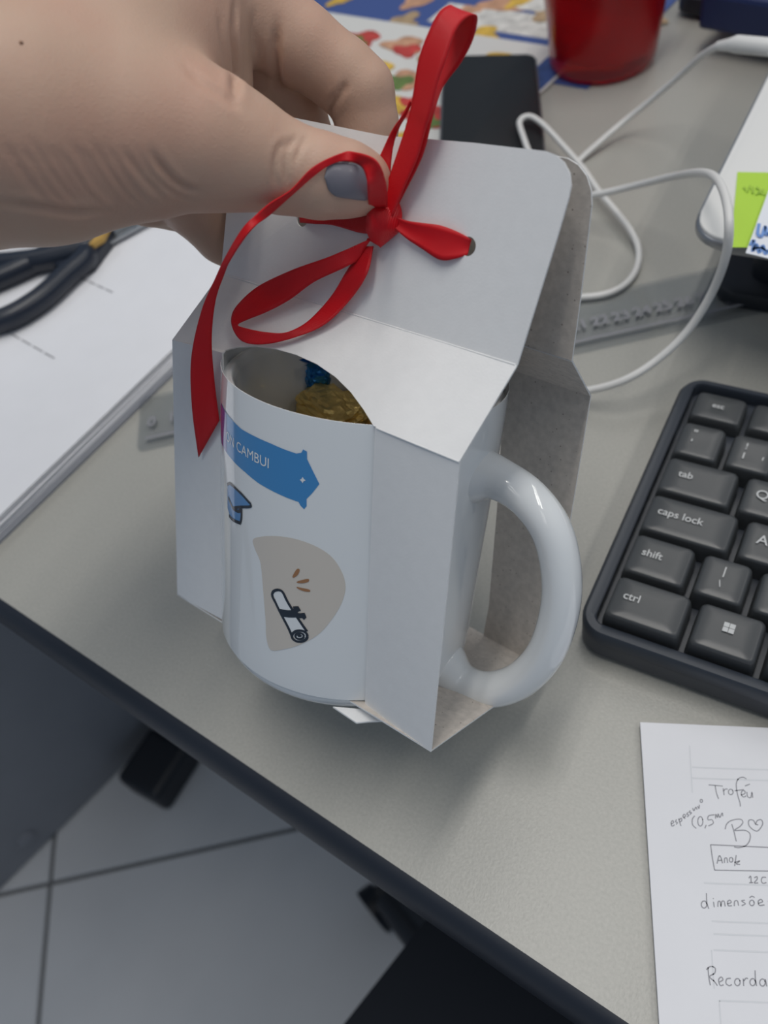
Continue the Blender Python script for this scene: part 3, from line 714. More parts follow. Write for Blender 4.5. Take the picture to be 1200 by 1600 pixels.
# ------------------------------------------------------------------ mug
MX, MY = -.0011, -.0010        # mug axis in the box frame
mug = thing('mug', 'white ceramic mug with blue printed banner standing inside the cardboard gift box', 'mug', tuple(bxw((MX, MY, .0006))), BX)
R = .041; H = .0920
prof = [(0, .003), (.030, .003), (.031, .0008), (.034, .0), (.0365, .0008), (.0395, .004), (R - .0003, .009), (R, .014), (R, H - .003), (R - .0008, H - .0008), (R - .0020, H), (R - .0034, H - .0006), (R - .0042, H - .003), (R - .0044, .020), (R - .007, .011), (R - .012, .008), (0, .008)]
pf = [prof[0], prof[1]] + [tuple(p) for p in catmull(prof[1:13], 4)[1:]] + prof[13:]
V, F = lathe(pf, 96); o = obj('mug_body', V, F, M['ceramic'], mug, local=True, smooth=True, sharp=60)
b = bmesh.new(); b.from_mesh(o.data); bmesh.ops.remove_doubles(b, verts=b.verts, dist=1e-6); bmesh.ops.recalc_face_normals(b, faces=b.faces); b.to_mesh(o.data); b.free()
ha = math.radians(9); hd = np.array([math.cos(ha), math.sin(ha), 0])
hp = [(.037, .0735), (.045, .0745), (.0545, .0717), (.0630, .0640), (.0682, .0510), (.0696, .0375), (.0678, .0235), (.0618, .0112), (.053, .0035), (.0445, .0022), (.0365, .0065)]
HP = catmull([hd * r_ + np.array([0, 0, z_]) for r_, z_ in hp], 6)
t_ = np.linspace(0, 1, len(HP)); hr = .0055 + .0030 * np.exp(-(t_ / .07) ** 2) + .0022 * np.exp(-((1 - t_) / .06) ** 2)
V, F = tube(HP, hr, 20)
# slightly wider than deep
cen = np.repeat(HP, 20, 0); sdv = np.array([-hd[1], hd[0], 0]); dv_ = V - cen; V = cen + dv_ + np.outer(dv_ @ sdv, sdv) * .12
obj('handle', V, F, M['ceramic'], mug, local=True, smooth=True, sharp=0)

def cyl(px, py, rad=R):
    """photo point on the mug wall -> (arc length, height)"""
    o_ = wbx(CAM) - np.array([MX, MY, .0006]); v_ = BX.T @ ray(px, py)
    a_ = v_[0] ** 2 + v_[1] ** 2; b_ = 2 * (o_[0] * v_[0] + o_[1] * v_[1]); c_ = o_[0] ** 2 + o_[1] ** 2 - rad * rad
    D_ = max(b_ * b_ - 4 * a_ * c_, 0); s_ = (-b_ - D_ ** .5) / (2 * a_); p_ = o_ + v_ * s_
    return (math.atan2(p_[1], p_[0]) * rad, p_[2])
def wrap(V2, F, lift):
    """cut a flat figure (arc length, height) into narrow columns and bend it round the mug"""
    b = bmesh.new(); vs = [b.verts.new((x, y, 0)) for x, y in V2]
    for f in F:
        try: b.faces.new([vs[i] for i in f])
        except ValueError: pass
    bmesh.ops.triangulate(b, faces=list(b.faces), ngon_method='EAR_CLIP')
    xs = [v.co.x for v in b.verts]; st = .0014
    x = math.floor(min(xs) / st) * st + st
    while x < max(xs):
        bmesh.ops.bisect_plane(b, geom=list(b.verts) + list(b.edges) + list(b.faces), plane_co=(x, 0, 0), plane_no=(1, 0, 0)); x += st
    b.verts.index_update()
    V = [((R + lift) * math.cos(v.co.x / R), (R + lift) * math.sin(v.co.x / R), v.co.y) for v in b.verts]
    F = [[v.index for v in f.verts] for f in b.faces]; b.free(); return V, F
def decal(name, pts, m, lift, smooth=0, parent=None):
    P = [cyl(*p) for p in pts]
    if smooth: P = [tuple(q_) for q_ in catmull(P, smooth, True)]
    V2, F, L = fill2d([P]); V, F = wrap(V2, F, lift); return obj(name, V, F, m, parent or mug, local=True, smooth=True, sharp=0)
def line(pts, w, lift, closed=False, n=5, taper=None):
    P = np.array([cyl(*p) for p in pts]); P = catmull(P, n, closed) if len(P) > 2 else np.array([P[0] + (P[-1] - P[0]) * t for t in np.linspace(0, 1, 8)])
    if closed: P = np.vstack([P, P[:1]])
    T = np.gradient(P, axis=0); Nn = np.stack([-T[:, 1], T[:, 0]], 1); Nn /= np.linalg.norm(Nn, axis=1)[:, None] + 1e-12
    V2 = np.concatenate([P - Nn * w, P + Nn * w]); k = len(P)
    V = [((R + lift) * math.cos(x / R), (R + lift) * math.sin(x / R), y) for x, y in V2]
    return V, [[i, i + 1, k + i + 1, k + i] for i in range(k - 1)]
cr4 = lambda pts: [(250 + a / 3.0, 650 + b_ / 3.0) for a, b_ in pts]
# banner: top edge, pointed end, bottom edge; its hidden left part goes on round the mug
bt = [cyl(*p) for p in cr4([(385, 62), (440, 92), (520, 128), (590, 158), (640, 175), (662, 172), (672, 156), (690, 166), (690, 200), (720, 262), (748, 318), (715, 360), (688, 388), (688, 422), (676, 436), (660, 420), (650, 402), (600, 384), (530, 352), (460, 312), (400, 262)])]
zt, zb = bt[0][1], bt[-1][1]; xl = bt[0][0]
left_b = [(xl - .006, zb + .0006), (xl - .016, zb + .0010)]; left_t = [(xl - .016, zt + .0012), (xl - .006, zt + .0006)]
V2, F, L = fill2d([bt + left_b + left_t]); V, F = wrap(V2, F, .00012)
ban = obj('printed_banner', V, F, M['print_blue'], mug, local=True, smooth=True, sharp=0)
V2, F, L = fill2d([[(xl - .0165, zb + .001), (xl - .0095, zb + .0008), (xl - .0095, zt + .0008), (xl - .0165, zt + .0012)]]); V, F = wrap(V2, F, .00016)
obj('banner_end', V, F, M['print_purple'], mug, local=True, smooth=True, sharp=0)
# banner lettering: right end of the text at the photo's final letter
V, F = text_mesh('CAMBUI', .0062, 0); bx1 = cyl(*cr4([(512, 232)])[0]); bx0 = cyl(*cr4([(362, 132)])[0])
w0 = V[:, 0].max() - V[:, 0].min(); sx = (bx1[0] - bx0[0]) / w0
Vt, Ft = text_mesh('ON CAMBUI', .0062, 0)
Vt[:, 0] = (Vt[:, 0] - Vt[:, 0].max()) * sx + bx1[0]; Vt[:, 1] = Vt[:, 1] * .66 + (bx1[1] + bx0[1]) / 2
b_cut = Vt[:, 0].min()
V, F = wrap(Vt[:, :2], Ft, .0002); obj('lettering', V, F, M['print_white'], ban, local=True, fixn=False)
V, F = wrap(*(lambda t: (t[0][:, :2] , t[1]))(( np.array([cyl(*p) + (0,) for p in cr4([(657, 298), (665, 293), (670, 284), (676, 294), (684, 300), (674, 305), (670, 314), (664, 304)])]), [[0, 1, 2, 3, 4, 5, 6, 7]])), .0002)
obj('sparkle', V, F, M['print_white'], ban, local=True, smooth=True, sharp=0)
# beige backdrop blob
decal('printed_backdrop', cr4([(440, 575), (520, 562), (620, 572), (720, 605), (800, 655), (850, 725), (870, 800), (850, 880), (800, 960), (740, 1025), (660, 1070), (580, 1093), (520, 1096), (500, 1040), (496, 960), (488, 860), (480, 760), (470, 680), (445, 620)]), M['print_beige'], .0001, 4)
# graduation cap
cap = decal('printed_cap', cr4([(318, 322), (336, 316), (428, 408), (426, 424), (384, 428), (382, 500), (345, 486), (330, 470), (318, 430)]), M['print_cap'], .00012)
ls = [line(cr4([(318, 320), (334, 318), (380, 360), (428, 412)]), .00042, .0002), line(cr4([(428, 412), (424, 424), (380, 426), (345, 430)]), .0004, .0002), line(cr4([(322, 380), (335, 410), (345, 432), (372, 446), (384, 430)]), .00048, .0002), line(cr4([(384, 432), (384, 470), (380, 500)]), .00042, .0002), line(cr4([(326, 466), (345, 486), (380, 502)]), .0005, .0002)]
V, F = merge(ls); obj('cap_outline', V, F, M['print_black'], cap, local=True, smooth=True, sharp=0)
# diploma scroll with bow
sc_ = decal('printed_scroll', cr4([(530, 830), (545, 814), (570, 818), (590, 850), (690, 1010), (694, 1040), (668, 1058), (640, 1050), (616, 1016), (560, 900)]), M['print_white'], .00016)
ls = [line(cr4([(540, 868), (528, 840), (535, 820), (558, 814), (578, 826), (600, 870), (650, 950), (690, 1008)]), .00042, .00022), line(cr4([(536, 858), (566, 920), (600, 985), (620, 1030)]), .00042, .00022),
      line([(250 + (656 + 36 * math.cos(t)) / 3, 650 + (1030 + 26 * math.sin(t)) / 3) for t in np.linspace(0, 6.28, 13)], .00042, .00022), line([(250 + (656 + 20 * math.cos(t)) / 3, 650 + (1030 + 14 * math.sin(t)) / 3) for t in np.linspace(0, 6.28, 11)], .00036, .00022), line(cr4([(648, 1032), (656, 1026), (664, 1032)]), .0004, .00022),
      line(cr4([(566, 920), (600, 925), (634, 925)]), .0012, .00024), line(cr4([(630, 920), (642, 905), (656, 900)]), .0008, .00024), line(cr4([(634, 930), (656, 934), (684, 932)]), .0008, .00024), line(cr4([(634, 890), (640, 908)]), .0007, .00024), line(cr4([(664, 932), (682, 948)]), .0006, .00024)]
V, F = merge(ls); obj('scroll_outline', V, F, M['print_black'], sc_, local=True, smooth=True, sharp=0)
for pts in ([(622, 752), (634, 728), (646, 714), (656, 720), (648, 742), (630, 756)], [(642, 776), (664, 768), (696, 762), (698, 774), (676, 782), (650, 782)], [(642, 800), (664, 804), (700, 812), (704, 822), (676, 820), (648, 808)]):
    decal('printed_dash', cr4(pts), M['print_brown'], .0002, 3)

# ------------------------------------------------------------------ wrapped sweets inside the mug
def candy(name, label, pos, rot, size, m, mtip):
    r = thing(name, label, 'sweet', tuple(bxw(pos)), BX @ rot, 'wrapped sweets in the mug')
    b = bmesh.new(); bmesh.ops.create_icosphere(b, subdivisions=4, radius=1); V, F = bm_out(b)
    p = np.abs(V) ** .62 * np.sign(V); rs_ = np.sin(V[:, 0] * 9 + V[:, 1] * 7) * np.sin(V[:, 2] * 8 + V[:, 1] * 5)
    V = p * np.array(size) * (1 + .07 * rs_[:, None] + .035 * np.random.randn(len(V), 1))
    obj('wrapper', V, F, m, r, local=True)
    for s in (-1, 1):
        Vv, Ff = [], []; n_ = 28
        for i, (dx, rr) in enumerate(((0, .30), (.12, .22), (.35, .5), (.75, .95), (.95, 1.15))):
            for k in range(n_):
                a = 2 * math.pi * k / n_; w_ = 1 + .30 * math.sin(7 * a) * min(1, dx * 2); f_ = 1 - .65 * min(1, dx * 1.4)
                Vv.append((s * size[0] * (.92 + dx * .75), size[1] * rr * w_ * math.cos(a), size[2] * rr * w_ * f_ * math.sin(a) + .0006 * math.sin(5 * a) * dx))
        for i in range(4):
            for k in range(n_): Ff.append([i * n_ + k, i * n_ + (k + 1) % n_, (i + 1) * n_ + (k + 1) % n_, (i + 1) * n_ + k])
        obj('twisted_end', Vv, Ff, mtip, r, local=True, smooth=True, sharp=30)
    return r
def rot3(ax, ay, az): return np.array(Matrix.Rotation(az, 3, 'Z') @ Matrix.Rotation(ay, 3, 'Y') @ Matrix.Rotation(ax, 3, 'X'))
g1 = box_z(505, 640, .074); g2 = box_z(475, 585, .062); g3 = box_z(560, 650, .070); g4 = box_z(490, 590, .078); g5 = box_z(522, 590, .070)
candy('wrapped_candy', 'gold foil sweet nearest the front rim of the mug', (g1[0], g1[1] + .004, .071), rot3(.3, .1, -.15), (.0130, .0080, .0068), M['gold_foil'], M['gold_foil'])
candy('wrapped_candy', 'dull gold sweet lying deep behind the blue tip in the mug', (g2[0] - .001, g2[1] + .004, .060), rot3(.2, .6, 1.1), (.011, .007, .007), M['gold_foil'], M['gold_foil'])
candy('wrapped_candy', 'gold sweet with a dark twist end against the right wall of the mug', (g3[0] - .001, g3[1] + .004, .068), rot3(-.2, .2, .5), (.011, .008, .007), M['gold_foil'], M['print_black'])
candy('wrapped_candy', 'shiny blue foil sweet leaning upright in the mug', (g4[0], g4[1] + .001, .0765), rot3(.3, -.9, -.75), (.0085, .0042, .0045), M['blue_foil'], M['blue_foil'])
candy('wrapped_candy', 'brown paper wrapped sweet standing behind the blue one in the mug', (g5[0] + .006, g5[1] + .008, .072), rot3(.1, -1.2, -.4), (.011, .009, .005), M['brown_foil'], M['brown_foil'])
for k, (ax, ay) in enumerate(((-.012, .010), (.010, .014), (-.016, -.012), (.012, -.012), (0, 0))):
    candy('wrapped_candy', ['gold sweet low in the mug under the dull gold one', 'gold sweet low in the mug under the brown one', 'gold sweet low in the mug by the left wall', 'gold sweet low in the mug below the front rim', 'gold sweet low in the middle of the mug'][k], (MX + ax, MY + ay, .046 + .002 * k), rot3(.2 * k, .3, 1.3 * k), (.010, .007, .0065), M['gold_foil'], M['gold_foil'])

# ------------------------------------------------------------------ cardboard gift box
TH = .0005
YF, YB = -.0300, .0372
gb = thing('gift_box', 'white folded cardboard carrier box with handle panel holding the mug', 'gift box', tuple(BO), BX)
CW = [M['card_white'], M['card_kraft']]
def panel(name, loops, nrm, label=None):
    V, F, mi = plate(loops, TH, nrm); o = obj(name, V, F, CW, gb, local=True, midx=mi, fixn=False)
    if label: o['label'] = label
    return o
by = lambda px, py, y: box_y(px, py, y)
def soft_panel(name, loops, nrm, at, amp, rad):
    """a board subdivided so that it can bulge a little where the mug pushes it outwards"""
    V, F, mi = plate(loops, TH, nrm); b = bmesh.new(); vs = [b.verts.new(v) for v in V]
    for f, m_ in zip(F, mi):
        try: b.faces.new([vs[i] for i in f]).material_index = m_
        except ValueError: pass
    for k in range(3):
        es = [e for e in b.edges if e.calc_length() > .0035]
        if es: bmesh.ops.subdivide_edges(b, edges=es, cuts=1 + (k == 0)); bmesh.ops.triangulate(b, faces=[f for f in b.faces if len(f.verts) > 4])
    n_ = Vector(nrm).normalized()
    for v in b.verts: v.co += n_ * amp * math.exp(-((v.co - Vector(at)).length / rad) ** 2)
    mi = [f.material_index for f in b.faces]; V, F = bm_out(b)
    return obj(name, V, F, CW, gb, local=True, midx=mi, fixn=False, smooth=True, sharp=30)
FTL, FTR, FBL, FBR = by(269, 531, YF), by(718, 722, YF), by(277, 930, YF), by(673, 1175, YF)
_a, _b = by(347, 551, YF), by(358, 974, YF)
SLt, SLb = _a, _b
def on_mug(px, py, rad):
    a_, z_ = cyl(px, py, rad); a_ /= rad; return np.array([MX + rad * math.cos(a_), MY + rad * math.sin(a_), z_ + .0006])
SRt, SRb = on_mug(586, 668, R + .0009), on_mug(570, 1105, R + .0009)
panel('front_strip', [[FTL, SLt, by(352, 700, YF), by(354, 850, YF), SLb, FBL]], (0, -1, 0))
V, F, mi = [], [], []; ng = 10
for s_ in (0, 1):
    for i in range(ng + 1):
        for k in range(ng + 1):
            t, w_ = i / ng, k / ng; e_ = (1 - t) ** 1.6        # bows outwards towards the mug side
            fl_t, fl_b = by(586, 668, YF), by(570, 1112, YF)
            p_ = (fl_t + (FTR - fl_t) * t) * (1 - w_) + (fl_b + (FBR - fl_b) * t) * w_
            q_ = (SRt - fl_t) * (1 - w_) + (SRb - fl_b) * w_
            V.append(p_ + q_ * e_ + np.array([0, TH * s_, 0]))
c_ = ng + 1; o_ = c_ * c_
for i in range(ng):
    for k in range(ng):
        q_ = [i * c_ + k, (i + 1) * c_ + k, (i + 1) * c_ + k + 1, i * c_ + k + 1]; F.append(q_[::-1]); mi.append(0); F.append([x + o_ for x in q_]); mi.append(1)
rim_ = [k for k in range(c_)] + [i * c_ + ng for i in range(1, c_)] + [ng * c_ + k for k in range(ng - 1, -1, -1)] + [i * c_ for i in range(ng - 1, 0, -1)]
for i in range(len(rim_)): F.append([rim_[i], rim_[(i + 1) % len(rim_)], rim_[(i + 1) % len(rim_)] + o_, rim_[i] + o_]); mi.append(0)
obj('front_strip', V, F, CW, gb, local=True, midx=mi, smooth=True, sharp=30)
YR, YT = -.0118, -.0042
RL_, RR_ = by(345, 427, YR), by(808, 571, YR)
sn_ = np.cross(FTR - FTL, RR_ - FTR); sn_ /= np.linalg.norm(sn_)
if sn_[1] > 0: sn_ = -sn_
def on_slope(px, py):
    o_ = wbx(CAM); v_ = BX.T @ ray(px, py); return o_ + v_ * (np.dot(FTR - o_, sn_) / np.dot(v_, sn_))
arc = [on_slope(*p) for p in ((352, 547), (370, 542), (400, 541), (430, 545), (462, 554), (495, 569), (525, 590), (550, 615), (570, 642))]
S0 = on_slope(586, 668)
soft_panel('front_slope', [[FTL, SLt] + arc + [S0, S0 + (FTR - S0) * .2, FTR, RR_, RL_]], sn_, S0, float(np.dot(SRt - S0, sn_)) * 1.10, .021)
# handle panels
TR1, TL1 = by(893, 238, YT), None
wdt = RR_ - RL_
tn = np.cross(wdt, TR1 - RR_); tn /= np.linalg.norm(tn)
if tn[1] > 0: tn = -tn
def on_panel(px, py):
    o_ = wbx(CAM); v_ = BX.T @ ray(px, py); return o_ + v_ * (np.dot(RR_ - o_, tn) / np.dot(v_, tn))
def holeloop(px, py, r=.0022):
    c = on_panel(px, py); u = wdt / np.linalg.norm(wdt); w_ = np.cross(tn, u)
    return [c + u * r * math.cos(t) + w_ * r * math.sin(t) for t in np.linspace(0, 2 * math.pi, 20, endpoint=False)]
edge = [RR_] + [on_panel(*p) for p in ((840, 468), (870, 372), (888, 310), (892, 290), (890, 270), (881, 253), (868, 242), (853, 236), (800, 230), (740, 223), (680, 218), (600, 212))]
u_ = wdt / np.linalg.norm(wdt)
top_l = RL_ + (on_panel(853, 236) - RR_) - u_ * (-.002)
tl = [top_l + u_ * .0085 + np.array([0, 0, .0]), top_l + np.array([0, 0, -.0008]) + u_ * .004, top_l + u_ * .0012 + np.array([0, .0004, -.003]), top_l + np.array([0, .001, -.0075])]
panel('handle_panel', [edge + tl + [RL_], holeloop(731, 385), holeloop(472, 341)], tn, 'white front handle panel with two ribbon holes')
# back half
BTR, BBR = by(924, 618, YB), by(853, 1047, YB)
YR2, YT2 = .012, .0062
BRR = by(895, 563, YR2)
mir = lambda p, w=0.0: np.array([2 * ((FTL[0] + FTR[0]) / 2) - p[0], p[1], p[2]])
BTL, BBL, BRL = mir(BTR), mir(BBR), mir(BRR)
I1, I2 = by(778, 792, YB), by(765, 946, YB); I0 = by(786, 655, YB); I3 = np.array([I2[0], YB, BBR[2]])
panel('back_strip', [[BTR, BBR, I3, I2, I1, I0, BTR + (BTL - BTR) * .36]], (0, 1, 0))
panel('back_strip', [[mir(BTR), mir(BBR), mir(I3), mir(I2), mir(I1), mir(I0), mir(BTR + (BTL - BTR) * .36)]], (0, 1, 0))
bn = np.cross(BTR - BTL, BRR - BTR); bn /= np.linalg.norm(bn)
if bn[1] < 0: bn = -bn
panel('back_slope', [[BTL, BTR, BRR, BRL]], bn)
tc_ = by(925, 330, YT2 + .001)
t2 = np.cross(BRR - BRL, tc_ - BRR); t2 /= np.linalg.norm(t2)
if t2[1] < 0: t2 = -t2
def on_back(px, py):
    o_ = wbx(CAM); v_ = BX.T @ ray(px, py); return o_ + v_ * (np.dot(BRR - o_, t2) / np.dot(v_, t2))
e2 = [BRR] + [on_back(*p) for p in ((908, 468), (920, 370), (926, 320), (925, 296), (918, 274), (905, 257), (888, 247), (868, 243))]
e2 += [mir(p) + np.array([0, 0, -.010 * (i < 8)]) for i, p in enumerate(e2[::-1])]
panel('back_handle_panel', [e2], t2)
# bottom with its front tab
bm_ = [FBL + np.array([0, 0, 0]), FBR, BBR, BBL]
V, F, mi = plate([[np.array([p[0], p[1], min(FBL[2], FBR[2], 0) - .0006 + (FBR[2] - FBL[2]) * (p[0] - FBL[0]) / (FBR[0] - FBL[0]) * (0.0)]) for p in (FBL, FBR, BBR, BBL)]], TH, (0, 0, -1))
# keep the bottom joined to the lower edges of the strips
q_ = [FBL, FBR, BBR, BBL]; A = np.array(q_)
V = np.concatenate([A, A + np.array([0, 0, TH])]); F = [[0, 3, 2, 1], [4, 5, 6, 7], [0, 1, 5, 4], [1, 2, 6, 5], [2, 3, 7, 6], [3, 0, 4, 7]]
obj('bottom_panel', V, F, CW, gb, local=True, midx=[0, 1, 0, 0, 0, 0], fixn=False)
zt_ = SRb[2] - .0012
T = [box_z(520, 1106, zt_), box_z(557, 1131, zt_ - .0012), box_z(575, 1129, zt_ - .0012), box_z(598, 1128, zt_ - .0008), box_z(590, 1112, zt_)]
V, F, mi = plate([T], TH, (0, 0, -1)); obj('front_tab', V, F, [M['card_white'], M['card_white']], gb, local=True, midx=mi, fixn=False)
T = [by(356, 972, YF), by(349, 984, YF - .002), by(353, 990, YF - .002), by(364, 988, YF)]
V, F, mi = plate([T], TH, (0, -1, 0)); obj('front_tab', V, F, [M['card_white'], M['card_white']], gb, local=True, midx=mi, fixn=False)
# pressed fold lines
for name, a, b in (('fold_line', RL_, RR_), ('fold_line', SRt, FTR)):
    P = [a + (b - a) * t + (tn + sn_) * .00005 for t in np.linspace(.02, .995, 12)]
    V, F = tube(P, .00022, 6); obj(name, V, F, M['card_white'], gb, local=True, smooth=True)

# ------------------------------------------------------------------ hand
def depth_of(p): return float((RK @ (np.asarray(p) - CAM))[2])
def pdep(px, py, off=0.0): return depth_of(bxw(on_panel(px, py))) + off      # depth of the handle panel there
caps = {}
def chain(name, pts): caps[name] = [(at_d(a, b, d), r * .001) for a, b, d, r in pts]
chain('palm_core', [(-520, 210, .165, 27), (-260, 195, .172, 26), (0, 178, .182, 23.5), (140, 130, .196, 22.5), (250, 40, .210, 20)])
chain('palm_heel', [(-420, 300, .178, 24), (-120, 255, .190, 19.5), (40, 250, .196, 16), (150, 228, .200, 13.5), (230, 228, .203, 14)])
chain('back_of_hand', [(-60, 130, .192, 25), (120, 60, .202, 23), (260, -20, .216, 18), (350, -40, .222, 14)])
chain('thenar', [(110, 205, .188, 20), (210, 205, .190, 17), (300, 215, .193, 14.0), (345, 228, .196, 12.5)])
chain('web', [(200, 110, .206, 16), (285, 112, .218, 11), (345, 145, .224, 7)])
chain('hypothenar', [(-60, 294, .215, 14), (40, 294, .219, 11), (120, 266, .222, 9), (220, 244, .230, 8)])
palm = ['palm_core', 'palm_heel', 'back_of_hand', 'thenar', 'web', 'hypothenar']
dT = pdep(560, 288)
chain('thumb', [(270, 205, .193, 13.5), (340, 226, .196, 12.0), (395, 244, .1985, 10.6), (450, 264, dT - .0095 - .0005, 10.4), (500, 275, dT - .0098, 9.9), (545, 281, dT - .0094, 8.8), (566, 285, dT - .0088, 7.4)])
chain('index', [(330, -30, .220, 13), (400, 20, .224, 12.0), (470, 70, .228, 10.6), (535, 118, .232, 9.9), (562, 142, .2335, 9.6), (574, 195, .2375, 8.8), (575, 245, .2405, 8.2), (562, 290, .2405, 7.4)])
chain('middle', [(300, 0, .232, 12.5), (360, 70, .237, 11), (420, 125, .241, 10), (458, 165, .246, 9.4), (475, 215, .252, 8.6), (480, 265, .254, 7.6)])
chain('ring', [(190, 215, .218, 12), (262, 272, .234, 10), (302, 322, .249, 8.9), (348, 368, .261, 8.6), (395, 398, .268, 8.0), (430, 404, .270, 7.2)])
chain('pinky', [(150, 250, .225, 11), (230, 300, .246, 9.6), (300, 325, .266, 8.2), (350, 355, .278, 7.4), (390, 370, .284, 6.6)])
fingers = {'thumb': .010, 'index': .006, 'middle': .006, 'ring': .006, 'pinky': .006}
allp = np.array([p - r for c in caps.values() for p, r in c] + [p + r for c in caps.values() for p, r in c])
lo_, hi_ = allp.min(0) - .006, allp.max(0) + .006
# the forearm is cut where it leaves the scene well outside the frame
HS = .00085
nx, ny, nz = np.ceil((hi_ - lo_) / HS).astype(int) + 1
gx = lo_[0] + HS * np.arange(nx); gy = lo_[1] + HS * np.arange(ny); gz = lo_[2] + HS * np.arange(nz)
def smin(a, b, k):
    h = np.clip(.5 + .5 * (b - a) / k, 0, 1); return b + (a - b) * h - k * h * (1 - h)
def chain_sdf(c):
    D = np.full((nx, ny, nz), .05, np.float32)
    for (a, ra), (b, rb) in zip(c[:-1], c[1:]):
        mn = np.minimum(a - ra, b - rb) - .025; mx_ = np.maximum(a + ra, b + rb) + .025
        i0 = np.maximum(((mn - lo_) / HS).astype(int), 0); i1 = np.minimum(((mx_ - lo_) / HS).astype(int) + 2, [nx, ny, nz])
        X = gx[i0[0]:i1[0], None, None]; Y = gy[None, i0[1]:i1[1], None]; Zz = gz[None, None, i0[2]:i1[2]]
        ab = b - a; L2 = ab @ ab
        t = np.clip(((X - a[0]) * ab[0] + (Y - a[1]) * ab[1] + (Zz - a[2]) * ab[2]) / L2, 0, 1)
        d = np.sqrt((X - a[0] - t * ab[0]) ** 2 + (Y - a[1] - t * ab[1]) ** 2 + (Zz - a[2] - t * ab[2]) ** 2) - (ra + (rb - ra) * t)
        sl = D[i0[0]:i1[0], i0[1]:i1[1], i0[2]:i1[2]]; sl[...] = smin(sl, d.astype(np.float32), .0015)
    return D
P_ = None
for nme in palm:
    D = chain_sdf(caps[nme]); P_ = D if P_ is None else smin(P_, D, .012)
S = P_.copy()
for nme, k in fingers.items(): S = smin(S, smin(P_, chain_sdf(caps[nme]), k), .0012)
def surface_nets(S):
    ins = S < 0
    c = [S[i:nx - 1 + i, j:ny - 1 + j, k:nz - 1 + k] for i in (0, 1) for j in (0, 1) for k in (0, 1)]
    sg = sum((q < 0).astype(np.int8) for q in c); act = (sg > 0) & (sg < 8)
    idx = -np.ones(act.shape, np.int64); I = np.argwhere(act); idx[act] = np.arange(len(I))
    cv = np.stack([q[act] for q in c], 1); off = np.array([(i, j, k) for i in (0, 1) for j in (0, 1) for k in (0, 1)], float)
    acc = np.zeros((len(I), 3)); cnt = np.zeros(len(I))
    for a in range(8):
        for b in range(a + 1, 8):
            if np.abs(off[a] - off[b]).sum() != 1: continue
            m = (cv[:, a] < 0) != (cv[:, b] < 0); t = cv[:, a] / (cv[:, a] - cv[:, b] + 1e-20)
            p = off[a] + (off[b] - off[a]) * t[:, None]; acc[m] += p[m]; cnt[m] += 1
    V = lo_ + HS * (I + acc / cnt[:, None]); F = []
    for ax in range(3):
        s0 = [slice(None)] * 3; s1 = [slice(None)] * 3; s0[ax] = slice(0, -1); s1[ax] = slice(1, None)
        e = ins[tuple(s0)] != ins[tuple(s1)]; E = np.argwhere(e); fl = ins[tuple(s0)][e]
        u, v = (ax + 1) % 3, (ax + 2) % 3
        ok = (E[:, u] > 0) & (E[:, v] > 0) & (E[:, u] < act.shape[u]) & (E[:, v] < act.shape[v]); E, fl = E[ok], fl[ok]
        def g(du, dv): q = E.copy(); q[:, u] -= du; q[:, v] -= dv; return idx[q[:, 0], q[:, 1], q[:, 2]]
        Q = np.stack([g(1, 1), g(0, 1), g(0, 0), g(1, 0)], 1); Q[~fl] = Q[~fl][:, ::-1]; F.append(Q)
    return V, np.concatenate(F)
HV, HF = surface_nets(S)
HF = HF[(HF >= 0).all(1)]
# smooth a little, then press in the creases
def vnormals(V, F):
    n = np.cross(V[F[:, 2]] - V[F[:, 0]], V[F[:, 3]] - V[F[:, 1]]); N_ = np.zeros_like(V)
    for k in range(4): np.add.at(N_, F[:, k], n)
    return N_ / (np.linalg.norm(N_, axis=1)[:, None] + 1e-20)
for it in range(6):
    acc = np.zeros_like(HV); cnt = np.zeros(len(HV))
    for k in range(4):
        a, b = HF[:, k], HF[:, (k + 1) % 4]
        np.add.at(acc, a, HV[b]); np.add.at(acc, b, HV[a]); np.add.at(cnt, a, 1); np.add.at(cnt, b, 1)
    HV = HV + .55 * (acc / np.maximum(cnt, 1)[:, None] - HV)
HN = vnormals(HV, HF)
bvh = BVHTree.FromPolygons([tuple(v) for v in HV], [tuple(int(i) for i in f) for f in HF])
def on_skin(px, py):
    h = bvh.ray_cast(Vector(CAM), Vector(ray(px, py))); return None if h[0] is None else np.array(h[0])
def crease(pts, dep, wid):
    global HV
    P2 = catmull(pts, 10); Q = [q for q in (on_skin(*p) for p in P2) if q is not None]
    if len(Q) < 2: return
    Q = np.array(Q); kd = KDTree(len(Q))
    for i, q in enumerate(Q): kd.insert(Vector(q), i)
    kd.balance()
    mn, mx_ = Q.min(0) - 4 * wid, Q.max(0) + 4 * wid
    for i in np.where(((HV > mn) & (HV < mx_)).all(1))[0]:
        _, j, d = kd.find(Vector(HV[i])); fade = min(1, (j + 1) / (.25 * len(Q)), (len(Q) - j) / (.25 * len(Q)))
        HV[i] = HV[i] - HN[i] * (dep * fade * (math.exp(-(d / wid) ** 2) - .2 * math.exp(-((d - 2 * wid) / wid) ** 2)))
c1 = lambda pts: [(a / 1.875, b / 1.875) for a, b in pts]
